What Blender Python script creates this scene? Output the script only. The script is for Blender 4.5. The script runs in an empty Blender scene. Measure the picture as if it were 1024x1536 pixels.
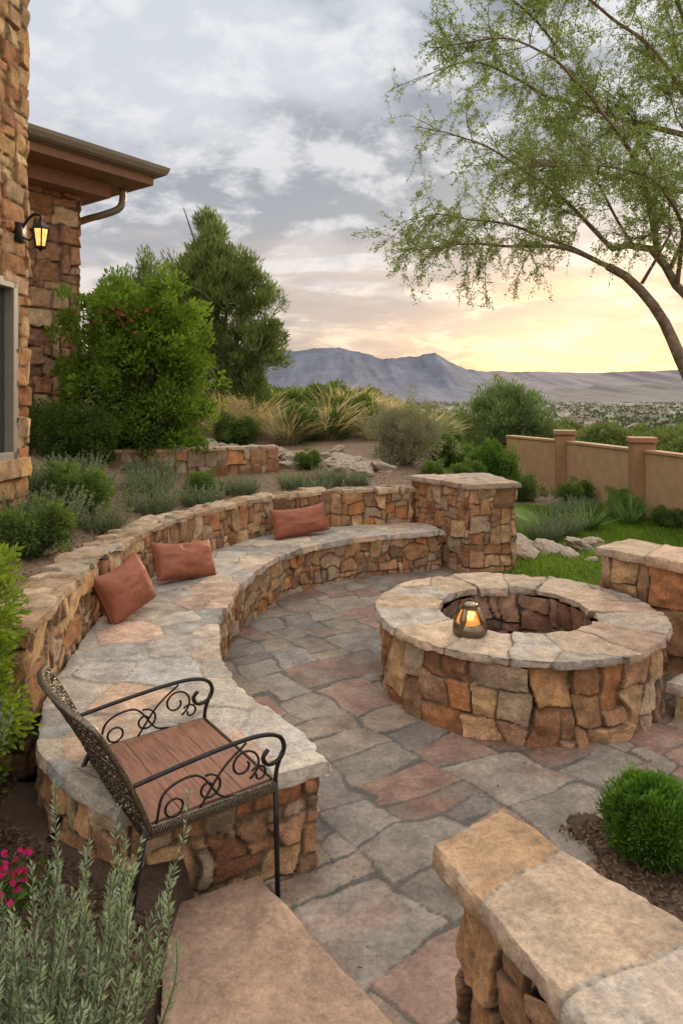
import bpy, math, random, time
import numpy as np
from mathutils import Vector, Matrix
T0=time.time()
random.seed(5)
scene=bpy.context.scene
COL=scene.collection
# ------------------------------------------------------------------ noise
def _h(ix,iy,iz,s):
    n=(ix.astype(np.int64)*73856093)^(iy.astype(np.int64)*19349663)^(iz.astype(np.int64)*83492791)^(s*2654435)
    n=(n^(n>>13))*1274126177
    n=n&0x7fffffff
    n=(n^(n>>15))*73244475
    return (n&0xffff)/65535.0
def vnoise(P,s=0):
    P=np.asarray(P,float)
    i=np.floor(P); f=P-i; f=f*f*(3-2*f); i=i.astype(np.int64)
    r=0
    for dx in (0,1):
        for dy in (0,1):
            for dz in (0,1):
                w=(f[...,0] if dx else 1-f[...,0])*(f[...,1] if dy else 1-f[...,1])*(f[...,2] if dz else 1-f[...,2])
                r=r+w*_h(i[...,0]+dx,i[...,1]+dy,i[...,2]+dz,s)
    return r*2-1
def fbm(P,sc,o=3,s=0):
    r=0;a=1;t=0
    P=np.asarray(P,float)
    for k in range(o):
        r=r+a*vnoise(P*sc,s+k*17); t+=a; a*=.5; sc*=2.03
    return r/t
def xyz(x,y,z=0):
    x,y=np.broadcast_arrays(np.asarray(x,float),np.asarray(y,float))
    return np.stack([x,y,np.zeros_like(x)+z],-1)
def sstep(a,b,x):
    t=np.clip((x-a)/(b-a),0,1); return t*t*(3-2*t)
# ------------------------------------------------------------------ mesh helpers
def mk(name,V,F,mat,parent=None,col=None,smooth=True):
    V=np.asarray(V,np.float32).reshape(-1,3); F=np.asarray(F,np.int32)
    k=F.shape[1]
    me=bpy.data.meshes.new(name)
    me.vertices.add(len(V)); me.vertices.foreach_set('co',V.ravel())
    me.loops.add(F.size); me.loops.foreach_set('vertex_index',F.ravel())
    me.polygons.add(len(F))
    me.polygons.foreach_set('loop_start',np.arange(len(F),dtype=np.int32)*k)
    me.polygons.foreach_set('loop_total',np.full(len(F),k,np.int32))
    me.polygons.foreach_set('use_smooth',np.full(len(F),smooth,bool))
    me.update(calc_edges=True)
    if col is not None:
        c=np.ones((len(V),4),np.float32); c[:,:3]=np.clip(col,0,1)
        a=me.attributes.new('col','FLOAT_COLOR','POINT'); a.data.foreach_set('color',c.ravel())
    me.materials.append(mat)
    ob=bpy.data.objects.new(name,me); COL.objects.link(ob)
    if parent is not None: attach(ob,parent)
    return ob
def attach(ob,parent):
    ob.parent=parent
    ob.matrix_parent_inverse=Matrix.LocRotScale(parent.location,parent.rotation_euler,parent.scale).inverted()
def empty(name,loc,label,cat,group=None):
    e=bpy.data.objects.new(name,None); e.location=loc; e.empty_display_size=.2; COL.objects.link(e)
    tag(e,label,cat,group); return e
def tag(o,label,cat,group=None,kind=None):
    if label: o['label']=label
    if cat: o['category']=cat
    if group: o['group']=group
    if kind: o['kind']=kind
    return o
class MB:
    def __init__(s): s.V=[];s.F=[];s.n=0
    def add(s,V,F):
        s.V.append(np.asarray(V,float).reshape(-1,3)); 
        for f in F: s.F.append([int(i)+s.n for i in f])
        s.n+=len(s.V[-1])
    def tube(s,pts,r,n=8,cap=True):
        V,F=tube(pts,r,n); s.add(V,F)
        if cap:
            s.F.append([s.n-len(V)+i for i in range(n)][::-1]); s.F.append([s.n-n+i for i in range(n)])
    def box(s,c,d,rot=None):
        c=np.array(c,float); d=np.array(d,float)/2
        b=min(d)*.16
        V=[]; idx={}
        for sx in(-1,1):
            for sy in(-1,1):
                for sz in(-1,1):
                    for ax in range(3):
                        v=np.array([sx,sy,sz])*(d-b); v[ax]=[sx,sy,sz][ax]*d[ax]
                        idx[(sx,sy,sz,ax)]=len(V); V.append(v)
        F=[]
        for ax in range(3):
            o=[a for a in range(3) if a!=ax]
            for sg in(-1,1):
                q=[]
                for a,b2 in((-1,-1),(1,-1),(1,1),(-1,1)):
                    k=[0,0,0];k[ax]=sg;k[o[0]]=a;k[o[1]]=b2; q.append(idx[(k[0],k[1],k[2],ax)])
                v=[V[i] for i in q]; nn=np.cross(v[1]-v[0],v[2]-v[1])
                if nn[ax]*sg<0:q=q[::-1]
                F.append(q)
            for a in(-1,1):
                for b2 in(-1,1):
                    q=[]
                    for sg,which in((-1,0),(1,0),(1,1),(-1,1)):
                        k=[0,0,0];k[ax]=sg;k[o[0]]=a;k[o[1]]=b2; q.append(idx[(k[0],k[1],k[2],o[which])])
                    v=[V[i] for i in q]; nn=np.cross(v[1]-v[0],v[2]-v[1]); out=np.zeros(3); out[o[0]]=a; out[o[1]]=b2
                    if nn@out<0:q=q[::-1]
                    F.append(q)
        for sx in(-1,1):
            for sy in(-1,1):
                for sz in(-1,1):
                    q=[idx[(sx,sy,sz,a)] for a in range(3)]
                    if sx*sy*sz<0:q=q[::-1]
                    F.append(q)
        V=np.array(V)
        if rot is not None: V=V@np.array(rot).T
        s.add(V+c,F)
    def lathe(s,prof,n=24,c=(0,0,0)):
        c=np.array(c); m=len(prof); a=np.linspace(0,2*math.pi,n,endpoint=False)
        V=np.array([[r*math.cos(t),r*math.sin(t),z] for r,z in prof for t in a])+c
        F=[[i*n+j,i*n+(j+1)%n,(i+1)*n+(j+1)%n,(i+1)*n+j] for i in range(m-1) for j in range(n)]
        s.add(V,F)
    def obj(s,name,mat,parent=None,smooth=False,loc=None):
        V=np.concatenate(s.V)
        me=bpy.data.meshes.new(name); me.from_pydata(V.tolist(),[],s.F)
        me.polygons.foreach_set('use_smooth',[smooth]*len(s.F)); me.materials.append(mat); me.update()
        ob=bpy.data.objects.new(name,me); COL.objects.link(ob)
        if parent is not None: attach(ob,parent)
        return ob
def tube(pts,r,n=8):
    P=np.asarray(pts,float); m=len(P)
    r=np.broadcast_to(np.asarray(r,float),(m,))
    T=np.gradient(P,axis=0); T/=np.linalg.norm(T,axis=1,keepdims=True)+1e-9
    u=np.cross(T[0],[0.13,.21,1.0]); 
    if np.linalg.norm(u)<.1: u=np.cross(T[0],[1.0,.1,0])
    u/=np.linalg.norm(u)
    a=np.linspace(0,2*math.pi,n,endpoint=False); V=[]
    for i in range(m):
        u=u-T[i]*(u@T[i]); u/=np.linalg.norm(u)+1e-9; w=np.cross(T[i],u)
        V.append(P[i]+r[i]*(np.cos(a)[:,None]*u+np.sin(a)[:,None]*w))
    V=np.concatenate(V)
    i,j=np.meshgrid(np.arange(m-1),np.arange(n),indexing='ij'); i=i.ravel();j=j.ravel();k=(j+1)%n
    F=np.stack([i*n+j,i*n+k,(i+1)*n+k,(i+1)*n+j],1)
    return V,F
def catmull(pts,step=None,n=None,closed=False):
    P=np.asarray(pts,float); m=len(P)
    if m==2:
        D=P
    else:
        E=np.vstack([2*P[0]-P[1],P,2*P[-1]-P[-2]]); out=[]
        t=np.linspace(0,1,12,endpoint=False)[:,None]
        for i in range(1,m):
            p0,p1,p2,p3=E[i-1],E[i],E[i+1],E[i+2]
            out.append(.5*((2*p1)+(-p0+p2)*t+(2*p0-5*p1+4*p2-p3)*t*t+(-p0+3*p1-3*p2+p3)*t**3))
        out.append(P[-1:]); D=np.concatenate(out)
    return resamp(D,step,n)
def resamp(D,step=None,n=None):
    L=np.concatenate([[0],np.cumsum(np.linalg.norm(np.diff(D,axis=0),axis=1))])
    if n is None: n=max(2,int(L[-1]/step)+1)
    s=np.linspace(0,L[-1],n)
    return np.stack([np.interp(s,L,D[:,k]) for k in range(D.shape[1])],1)
def offset(P,d):
    T=np.gradient(P,axis=0); T/=np.linalg.norm(T,axis=1,keepdims=True)
    return P+d*np.stack([-T[:,1],T[:,0]],1)
# ------------------------------------------------------------------ materials
def newmat(name):
    m=bpy.data.materials.new(name); m.use_nodes=True; nt=m.node_tree; nt.nodes.clear()
    o=nt.nodes.new('ShaderNodeOutputMaterial'); return m,nt,o
def N(nt,t,**k):
    n=nt.nodes.new(t)
    for a,b in k.items():
        if a in('inputs',):
            for i,v in b.items(): n.inputs[i].default_value=v
        else: setattr(n,a,b)
    return n
def stone_mat(name,s1=7,s2=55,contrast=.5,bump=.5,rough=.85,bdist=.01):
    m,nt,o=newmat(name); L=nt.links.new
    at=N(nt,'ShaderNodeAttribute',attribute_name='col')
    tc=N(nt,'ShaderNodeTexCoord')
    n1=N(nt,'ShaderNodeTexNoise',inputs={'Scale':s1,'Detail':5,'Roughness':.72}); L(tc.outputs['Object'],n1.inputs['Vector'])
    n2=N(nt,'ShaderNodeTexNoise',inputs={'Scale':s2,'Detail':4,'Roughness':.75}); L(tc.outputs['Object'],n2.inputs['Vector'])
    r1=N(nt,'ShaderNodeMapRange',inputs={'From Min':.3,'From Max':.7,'To Min':1-contrast,'To Max':1+contrast}); L(n1.outputs[0],r1.inputs[0])
    r2=N(nt,'ShaderNodeMapRange',inputs={'From Min':.3,'From Max':.7,'To Min':1-contrast*.9,'To Max':1+contrast*.9}); L(n2.outputs[0],r2.inputs[0])
    mu=N(nt,'ShaderNodeMath',operation='MULTIPLY'); L(r1.outputs[0],mu.inputs[0]); L(r2.outputs[0],mu.inputs[1])
    vm=N(nt,'ShaderNodeVectorMath',operation='SCALE'); L(at.outputs['Color'],vm.inputs[0]); L(mu.outputs[0],vm.inputs['Scale'])
    b=N(nt,'ShaderNodeBsdfPrincipled',inputs={'Roughness':rough}); L(vm.outputs[0],b.inputs['Base Color'])
    b.inputs['Specular IOR Level'].default_value=.25
    bp=N(nt,'ShaderNodeBump',inputs={'Strength':bump,'Distance':bdist}); L(n2.outputs[0],bp.inputs['Height']); L(bp.outputs[0],b.inputs['Normal'])
    L(b.outputs[0],o.inputs[0]); return m
def plain(name,col,rough=.6,metal=0,var=.25,sc=20,bump=.2,bd=.003,spec=.5):
    m,nt,o=newmat(name); L=nt.links.new
    tc=N(nt,'ShaderNodeTexCoord'); n=N(nt,'ShaderNodeTexNoise',inputs={'Scale':sc,'Detail':4,'Roughness':.6}); L(tc.outputs['Object'],n.inputs['Vector'])
    r=N(nt,'ShaderNodeMapRange',inputs={'From Min':.3,'From Max':.7,'To Min':1-var,'To Max':1+var}); L(n.outputs[0],r.inputs[0])
    vm=N(nt,'ShaderNodeVectorMath',operation='SCALE'); vm.inputs[0].default_value=col; L(r.outputs[0],vm.inputs['Scale'])
    b=N(nt,'ShaderNodeBsdfPrincipled',inputs={'Roughness':rough,'Metallic':metal}); L(vm.outputs[0],b.inputs['Base Color'])
    b.inputs['Specular IOR Level'].default_value=spec
    bp=N(nt,'ShaderNodeBump',inputs={'Strength':bump,'Distance':bd}); L(n.outputs[0],bp.inputs['Height']); L(bp.outputs[0],b.inputs['Normal'])
    L(b.outputs[0],o.inputs[0]); return m
def leafmat(name,trans=.35):
    m,nt,o=newmat(name); L=nt.links.new
    at=N(nt,'ShaderNodeAttribute',attribute_name='col')
    d=N(nt,'ShaderNodeBsdfDiffuse')
    t=N(nt,'ShaderNodeBsdfTranslucent'); mx=N(nt,'ShaderNodeMixShader',inputs={0:trans})
    vm=N(nt,'ShaderNodeVectorMath',operation='MULTIPLY'); vm.inputs[1].default_value=(1.3,1.35,.6); L(at.outputs['Color'],vm.inputs[0])
    L(at.outputs['Color'],d.inputs['Color']); L(vm.outputs[0],t.inputs[0])
    L(d.outputs[0],mx.inputs[1]); L(t.outputs[0],mx.inputs[2]); L(mx.outputs[0],o.inputs[0]); return m
def emis(name,c,s):
    m,nt,o=newmat(name); e=N(nt,'ShaderNodeEmission',inputs={'Color':(*c,1),'Strength':s})
    tc=N(nt,'ShaderNodeTexCoord'); n=N(nt,'ShaderNodeTexNoise',inputs={'Scale':25}); nt.links.new(tc.outputs['Object'],n.inputs['Vector'])
    r=N(nt,'ShaderNodeMapRange',inputs={'To Min':s*.3,'To Max':s*1.7}); nt.links.new(n.outputs[0],r.inputs[0]); nt.links.new(r.outputs[0],e.inputs['Strength'])
    nt.links.new(e.outputs[0],o.inputs[0]); return m
M_wall=stone_mat('rubble_stone',12,70,.40,.9)
M_flag=stone_mat('flagstone',6,45,.34,.55,.65)
M_cap=stone_mat('cap_stone',8,55,.34,.8,.85)
M_ground=stone_mat('soil_ground',.9,30,.3,.8,.95,.03)
M_far=stone_mat('far_hills',.004,.02,.22,.0,1)
M_leaf=leafmat('foliage',.4); M_needle=leafmat('needle_foliage',.3)
M_bark=plain('bark',(.19,.14,.10),.9,0,.45,14,.9,.02,.2)
M_iron=plain('dark_iron',(.03,.027,.025),.45,.7,.4,60,.4,.002)
M_bronzewire=plain('worn_bronze',(.13,.105,.075),.4,.7,.7,110,.5,.002)
M_stucco=plain('tan_stucco',(.40,.255,.14),.9,0,.14,5,.5,.004,.2)
M_stucco2=plain('brown_stucco',(.30,.165,.09),.9,0,.14,6,.5,.004,.2)
M_fascia=plain('painted_fascia',(.25,.19,.13),.6,0,.1,6,.1,.003)
M_soffit=plain('soffit_wood',(.25,.13,.065),.7,0,.15,12,.2,.003)
M_gutter=plain('metal_gutter',(.24,.20,.15),.45,.3,.1,6,.1,.002)
M_roof=plain('roof_tile',(.16,.12,.1),.85,0,.3,8,.4,.02)
M_frame=plain('window_frame',(.24,.22,.18),.5,0,.1,10,.1,.002)
M_pillow=plain('terracotta_fabric',(.27,.09,.048),.65,0,.2,7,.3,.005,.35)
M_rock=plain('pale_rock',(.38,.30,.23),.9,0,.35,7,.7,.03,.2)
M_glow=emis('amber_glow',(1,.46,.12),1.9)
M_flame=emis('flame',(1,.55,.14),10)
def glassmat():
    m,nt,o=newmat('window_glass'); b=N(nt,'ShaderNodeBsdfPrincipled',inputs={'Base Color':(.05,.055,.06,1),'Roughness':.06})
    tc=N(nt,'ShaderNodeTexCoord'); n=N(nt,'ShaderNodeTexNoise',inputs={'Scale':1.5}); nt.links.new(tc.outputs['Object'],n.inputs['Vector'])
    bp=N(nt,'ShaderNodeBump',inputs={'Strength':.05}); nt.links.new(n.outputs[0],bp.inputs['Height']); nt.links.new(bp.outputs[0],b.inputs['Normal'])
    nt.links.new(b.outputs[0],o.inputs[0]); return m
M_glass=glassmat()
def woodmat():
    m,nt,o=newmat('worn_wood'); L=nt.links.new
    tc=N(nt,'ShaderNodeTexCoord'); mp=N(nt,'ShaderNodeMapping'); mp.inputs['Scale'].default_value=(60,5,20); L(tc.outputs['Object'],mp.inputs[0])
    n=N(nt,'ShaderNodeTexNoise',inputs={'Scale':1.5,'Detail':8,'Roughness':.65}); L(mp.outputs[0],n.inputs['Vector'])
    cr=N(nt,'ShaderNodeValToRGB'); cr.color_ramp.elements[0].position=.3; cr.color_ramp.elements[0].color=(.11,.045,.026,1); cr.color_ramp.elements[1].position=.7; cr.color_ramp.elements[1].color=(.30,.135,.08,1)
    L(n.outputs[0],cr.inputs[0]); b=N(nt,'ShaderNodeBsdfPrincipled',inputs={'Roughness':.5}); L(cr.outputs[0],b.inputs['Base Color'])
    bp=N(nt,'ShaderNodeBump',inputs={'Strength':.4,'Distance':.003}); L(n.outputs[0],bp.inputs['Height']); L(bp.outputs[0],b.inputs['Normal']); L(b.outputs[0],o.inputs[0]); return m
M_wood=woodmat()
# ------------------------------------------------------------------ stone surfaces
def scatter(x0,x1,y0,y1,rmin,rmax,seed,asp=1.0,k=1.0,levels=7):
    g=np.random.default_rng(seed); A=(x1-x0)/asp*(y1-y0)
    cap=int(A/(rmin*rmin*1.2))+50; pts=np.zeros((cap,2)); rs=np.zeros(cap); m=0
    def tryp(r):
        nonlocal m
        p=np.array([g.uniform(x0,x1)/asp,g.uniform(y0,y1)])
        if m:
            d=pts[:m]-p
            if ((d*d).sum(1)<(k*(r+rs[:m]))**2).any(): return
        if m<cap: pts[m]=p; rs[m]=r; m+=1
    for r in np.linspace(rmax,rmin,levels):
        for _ in range(int(3.7*A/(r*r)/levels)+6): tryp(r)
    for _ in range(int(4*A/(rmin*rmin))): tryp(rmin*.9)
    q=pts[:m].copy(); q[:,0]*=asp
    return q,rs[:m].copy()
def cells(C,pts,w,p,asp):
    n=len(C); idx=np.zeros(n,int); F2=np.zeros(n)
    ch=max(1000,int(4e6/len(pts))); C=C.astype(np.float32);pts=pts.astype(np.float32);w=w.astype(np.float32)
    for a in range(0,n,ch):
        D=np.abs(C[a:a+ch,None,:]-pts[None]); D[...,0]/=asp
        if p==2: d=np.sqrt((D*D).sum(-1))/w[None]
        else: d=((D**p).sum(-1))**(1/p)/w[None]
        i=np.argpartition(d,1,axis=1)[:,:2]
        dd=np.take_along_axis(d,i,1); o=np.argsort(dd,1); i=np.take_along_axis(i,o,1); dd=np.take_along_axis(dd,o,1)
        idx[a:a+ch]=i[:,0]
        wa=(w[i[:,0]]+w[i[:,1]])*.5
        F2[a:a+ch]=(dd[:,1]-dd[:,0])*wa*.5
    return idx,F2
def rectpack(L,z0,z1,unit,sizes,seed):
    g=np.random.default_rng(seed); nx=max(4,int(round(L/unit))); ny=max(2,int(round((z1-z0)/unit)))
    ux=L/nx; uy=(z1-z0)/ny; G=-np.ones((nx,ny),int); Rr=[]
    order=[(i,j) for j in range(ny) for i in range(nx)]
    sz=[(a,b) for a,b,c in sizes]; pw=np.array([c for a,b,c in sizes],float); pw/=pw.sum()
    for i,j in order:
        if G[i,j]>=0: continue
        a,b=sz[g.choice(len(sz),p=pw)]; 
        a0=0
        while a0<a and i+a0<nx and G[i+a0,j]<0: a0+=1
        if a0==a and i+a0+1<=nx-1 and G[i+a0,j]<0 and G[min(i+a0+1,nx-1),j]>=0 : a0+=1
        b0=min(b,ny-j)
        if ny-j-b0==1: b0+=1
        k=len(Rr); G[i:i+a0,j:j+b0]=np.where(G[i:i+a0,j:j+b0]<0,k,G[i:i+a0,j:j+b0])
        Rr.append((i*ux,(i+a0)*ux,z0+j*uy,z0+(j+b0)*uy))
    return G,np.array(Rr),ux,uy,z0
def rectcells(C,RP,seed,ln=.09):
    G,Rr,ux,uy,z0=RP; nx,ny=G.shape; g=np.random.default_rng(seed)
    L=nx*ux; x=np.mod(C[:,0],L); y=C[:,1]
    i=np.clip((x/ux).astype(int),0,nx-1); j=np.clip(((y-z0)/uy).astype(int),0,ny-1)
    idx=G[i,j]; r=Rr[idx]
    dx0=x-r[:,0];dx1=r[:,1]-x;dy0=y-r[:,2];dy1=r[:,3]-y
    lean=g.uniform(-ln,ln,(len(Rr),4))[idx]; cy=(y-(r[:,2]+r[:,3])/2); cx_=(x-(r[:,0]+r[:,1])/2)
    gap=.35*np.abs(lean)
    dx0=dx0+lean[:,0]*cy-gap[:,0]*.07; dx1=dx1+lean[:,1]*cy-gap[:,1]*.07; dy0=dy0+lean[:,2]*cx_-gap[:,2]*.07; dy1=dy1+lean[:,3]*cx_-gap[:,3]*.07
    dx=np.minimum(dx0,dx1);dy=np.minimum(dy0,dy1)
    cr=g.uniform(.006,.022,len(Rr))[idx]
    e=cr-np.hypot(np.maximum(cr-dx,0),np.maximum(cr-dy,0)); inner_=np.minimum(dx,dy)
    e=np.where(inner_>cr,inner_,e)
    cen=np.stack([(Rr[:,0]+Rr[:,1])/2,(Rr[:,2]+Rr[:,3])/2],1)
    return idx,e,cen
PAL_WALL=[(.40,.215,.10),(.44,.27,.14),(.30,.14,.07),(.43,.305,.185),(.35,.185,.095),(.41,.18,.075),(.24,.14,.08),(.37,.27,.18),(.46,.28,.145),(.33,.18,.105)]
PAL_HOUSE=[(.50,.30,.13),(.42,.21,.09),(.53,.35,.18),(.36,.165,.075),(.47,.26,.115),(.40,.26,.15)]
PAL_CAP=[(.40,.30,.215),(.36,.28,.21),(.43,.315,.215),(.33,.28,.235),(.41,.275,.19)]
PAL_SEAT=[(.43,.355,.28),(.39,.34,.295),(.46,.365,.27),(.36,.33,.295),(.45,.31,.225),(.41,.355,.29),(.33,.315,.29)]
PAL_FLAG=[(.225,.19,.155),(.25,.205,.16),(.205,.18,.16),(.24,.155,.12),(.265,.21,.155),(.215,.185,.16),(.225,.135,.10),(.22,.195,.17),(.24,.18,.14),(.235,.20,.165),(.25,.20,.16)]
MORT=(.14,.09,.056)
def stone(name,P,C,pts,w,p=2,asp=1.0,depth=.025,rnd=.03,joint=.006,amp=.006,pal=PAL_WALL,mortar=MORT,closed=False,
          mask=None,mat=None,parent=None,seed=1,warp=.03,tilt=0,outw=None,off=0,palidx=None,nsc=14,hard=1.0,mixf=.4,RP=None,ridge_=1.0,fine=.006,ln=.09,sharp=38):
    nu,nv=P.shape[:2]; g=np.random.default_rng(seed)
    if closed: du=np.roll(P,-1,0)-np.roll(P,1,0)
    else: du=np.gradient(P,axis=0)
    dv=np.gradient(P,axis=1)
    n=np.cross(du,dv); n/=np.linalg.norm(n,axis=-1,keepdims=True)+1e-12
    Pf=P.reshape(-1,3).copy(); nf=n.reshape(-1,3); Cf=C.reshape(-1,2)
    W=np.stack([fbm(Pf,1/.13,1,seed+3),fbm(Pf,1/.13,1,seed+9)],1)*warp+np.stack([fbm(Pf,1/.035,2,seed+5),fbm(Pf,1/.035,2,seed+6)],1)*fine
    if RP is not None:
        idx,e,pts=rectcells(Cf+W,RP,seed+2,ln)
    else:
        idx,e=cells(Cf+W,pts,w,p,asp)
    m=len(pts)
    cr=g.random(m); ch=g.random(m)
    t=np.clip(e/rnd,0,1); dome=(1-(1-t)**2)**.5 if hard<=1 else 1-(1-t)**hard
    rough=fbm(Pf,nsc,3,seed+21)
    chip=(.6-np.abs(fbm(Pf,nsc*.5,2,seed+31))*2)*ridge_
    d=depth*dome*(.55+.75*cr[idx])+amp*dome*(rough+chip)
    if tilt:
        ta=g.normal(size=(m,2))*tilt; dc=Cf-pts[idx]
        if RP is not None: dc[:,0]=np.mod(dc[:,0]+RP[0].shape[0]*RP[2]/2,RP[0].shape[0]*RP[2])-RP[0].shape[0]*RP[2]/2
        dc=np.clip(dc,-.35,.35)
        d=d+(dc*ta[idx]).sum(1)*dome
        tb=g.normal(size=(m,2))*tilt*1.3; kk=(dc*tb[idx]).sum(1)+.003; d=d-np.maximum(kk,0)*dome
    d=d-depth
    Pf+=nf*d[:,None]
    if off and outw is not None:
        Pf[:,:2]+=outw.reshape(-1,2)*(((ch[idx]-.5)*2*off+fbm(Pf,9,3,seed+77)*off*.8+fbm(Pf,28,2,seed+78)*off*.5)[:,None])
    pal=np.array(pal); pi=g.integers(0,len(pal),m) if palidx is None else np.array(palidx)
    c=pal[pi]*(.76+.42*g.random(m))[:,None]
    c2=pal[g.integers(0,len(pal),m)]
    f=np.clip(fbm(Pf,6,3,seed+41)*1.5+.05,0,1)[:,None]*mixf
    colr=c[idx]*(1-f)+c2[idx]*f
    colr=colr*(1+.25*rough[:,None])
    k=sstep(joint*.5,joint*1.4,e)[:,None]
    colr=colr*(.80+.20*sstep(joint,rnd*1.2,e)[:,None])
    colr=np.array(mortar)*(1-k)+colr*k
    A=np.arange(nu*nv).reshape(nu,nv)
    if closed: A=np.vstack([A,A[:1]])
    F=np.stack([A[:-1,:-1],A[1:,:-1],A[1:,1:],A[:-1,1:]],-1).reshape(-1,4)
    if mask is not None:
        F=F[~mask.reshape(-1)[F].any(1)]
    ob=mk(name,Pf,F,mat or M_wall,parent,colr)
    if sharp: ob.data.set_sharp_from_angle(angle=math.radians(sharp))
    return ob
SZ_MIX=[(1,1,.6),(2,1,1.2),(2,2,1.6),(3,2,1.3),(3,3,.6),(1,2,.6),(4,2,.35),(2,3,.6)]
def wallloop(name,poly,z0,z1,res,unit,parent,seed,smoothcorner=.03,hole=None,sizes=SZ_MIX,**k):
    poly=np.asarray(poly,float)
    D=np.vstack([poly,poly[:1]]); S=resamp(D,res)[:-1]
    for _ in range(int(smoothcorner/res)+1): S=(np.roll(S,1,0)+2*S+np.roll(S,-1,0))/4
    L=len(S)*res; nz=int((z1-z0)/res)+1; z=np.linspace(z0,z1,nz)
    P=np.zeros((len(S),nz,3)); P[...,:2]=S[:,None,:]; P[...,2]=z
    s=np.arange(len(S))*res
    C=np.stack(np.broadcast_arrays(s[:,None],z[None,:]),-1)
    k.setdefault('tilt',.12); k.setdefault('hard',4); k.setdefault('rnd',.012); k.setdefault('joint',.005); k.setdefault('warp',.026)
    RP=rectpack(L,z0-.02,z1+.02,unit,sizes,seed)
    mask=None
    if hole is not None: mask=hole(P)
    return stone(name,P,C,None,None,closed=True,mask=mask,parent=parent,seed=seed,RP=RP,**k)
def slab(name,E0,E1,ztop,th,res,pts,w,parent,seed,openu=True,**k):
    E0=np.asarray(E0);E1=np.asarray(E1); n=len(E0)
    wd=np.linalg.norm(E1-E0,axis=1).mean(); nv=max(3,int(wd/res)+1)
    brd=[(-.018,-th),(.002,-th*.94),(.006,-th*.62),(.002,-th*.35),(.0,-.004)]
    vp=[0]*5+list(np.linspace(0.0,1,nv+2)[1:-1])+[1]*5
    vo=[-b[0] for b in brd]+[0]*nv+[b[0] for b in brd[::-1]]
    vd=[b[1] for b in brd]+[0]*nv+[b[1] for b in brd[::-1]]
    vw=[-1]*5+[-.5]+[0]*(nv-2)+[.5]+[1]*5
    if openu:
        up=[0]*5+list(range(1,n-1))+[n-1]*5; uo=[-b[0] for b in brd]+[0]*(n-2)+[b[0] for b in brd[::-1]]; ud=[b[1] for b in brd]+[0]*(n-2)+[b[1] for b in brd[::-1]]
        uw=[-1]*5+[-.5]+[0]*(n-4)+[.5]+[1]*5
    else:
        up=list(range(n));uo=[0]*n;ud=[0]*n;uw=[0]*n
    vp,vo,vd,vw,uo,ud,uw=[np.array(a,float) for a in(vp,vo,vd,vw,uo,ud,uw)]; up=np.array(up)
    a=E0[up];b=E1[up]; dv=(b-a); dv/=np.linalg.norm(dv,axis=1,keepdims=True)
    if openu: T=np.gradient((E0+E1)/2,axis=0)
    else: T=np.roll(E0,-1,0)-np.roll(E0,1,0)
    T/=np.linalg.norm(T,axis=1,keepdims=True); T=T[up]
    XY=a[:,None]*(1-vp[None,:,None])+b[:,None]*vp[None,:,None]
    XY=XY+dv[:,None]*vo[None,:,None]+T[:,None]*uo[:,None,None]
    Z=ztop+np.minimum(ud[:,None],vd[None,:])
    P=np.concatenate([XY,Z[...,None]],-1)
    outw=dv[:,None]*vw[None,:,None]+T[:,None]*uw[:,None,None]
    k.setdefault('fine',.004); k.setdefault('mixf',.6)
    return stone(name,P,P[...,:2].copy(),np.asarray(pts),np.asarray(w),closed=not openu,parent=parent,seed=seed,outw=outw,hard=4,**k)
def ptsnear(E0,E1,r0,r1,seed,margin=.1):
    M=(E0+E1)/2; W=np.linalg.norm(E1-E0,axis=1)/2+margin
    lo=np.minimum(E0.min(0),E1.min(0))-.1; hi=np.maximum(E0.max(0),E1.max(0))+.1
    p,w=scatter(lo[0],hi[0],lo[1],hi[1],r0,r1,seed,1,.88)
    d=np.linalg.norm(p[:,None]-M[None],axis=2); k=(d<W[None]).any(1)
    return p[k],w[k]**.3
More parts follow.
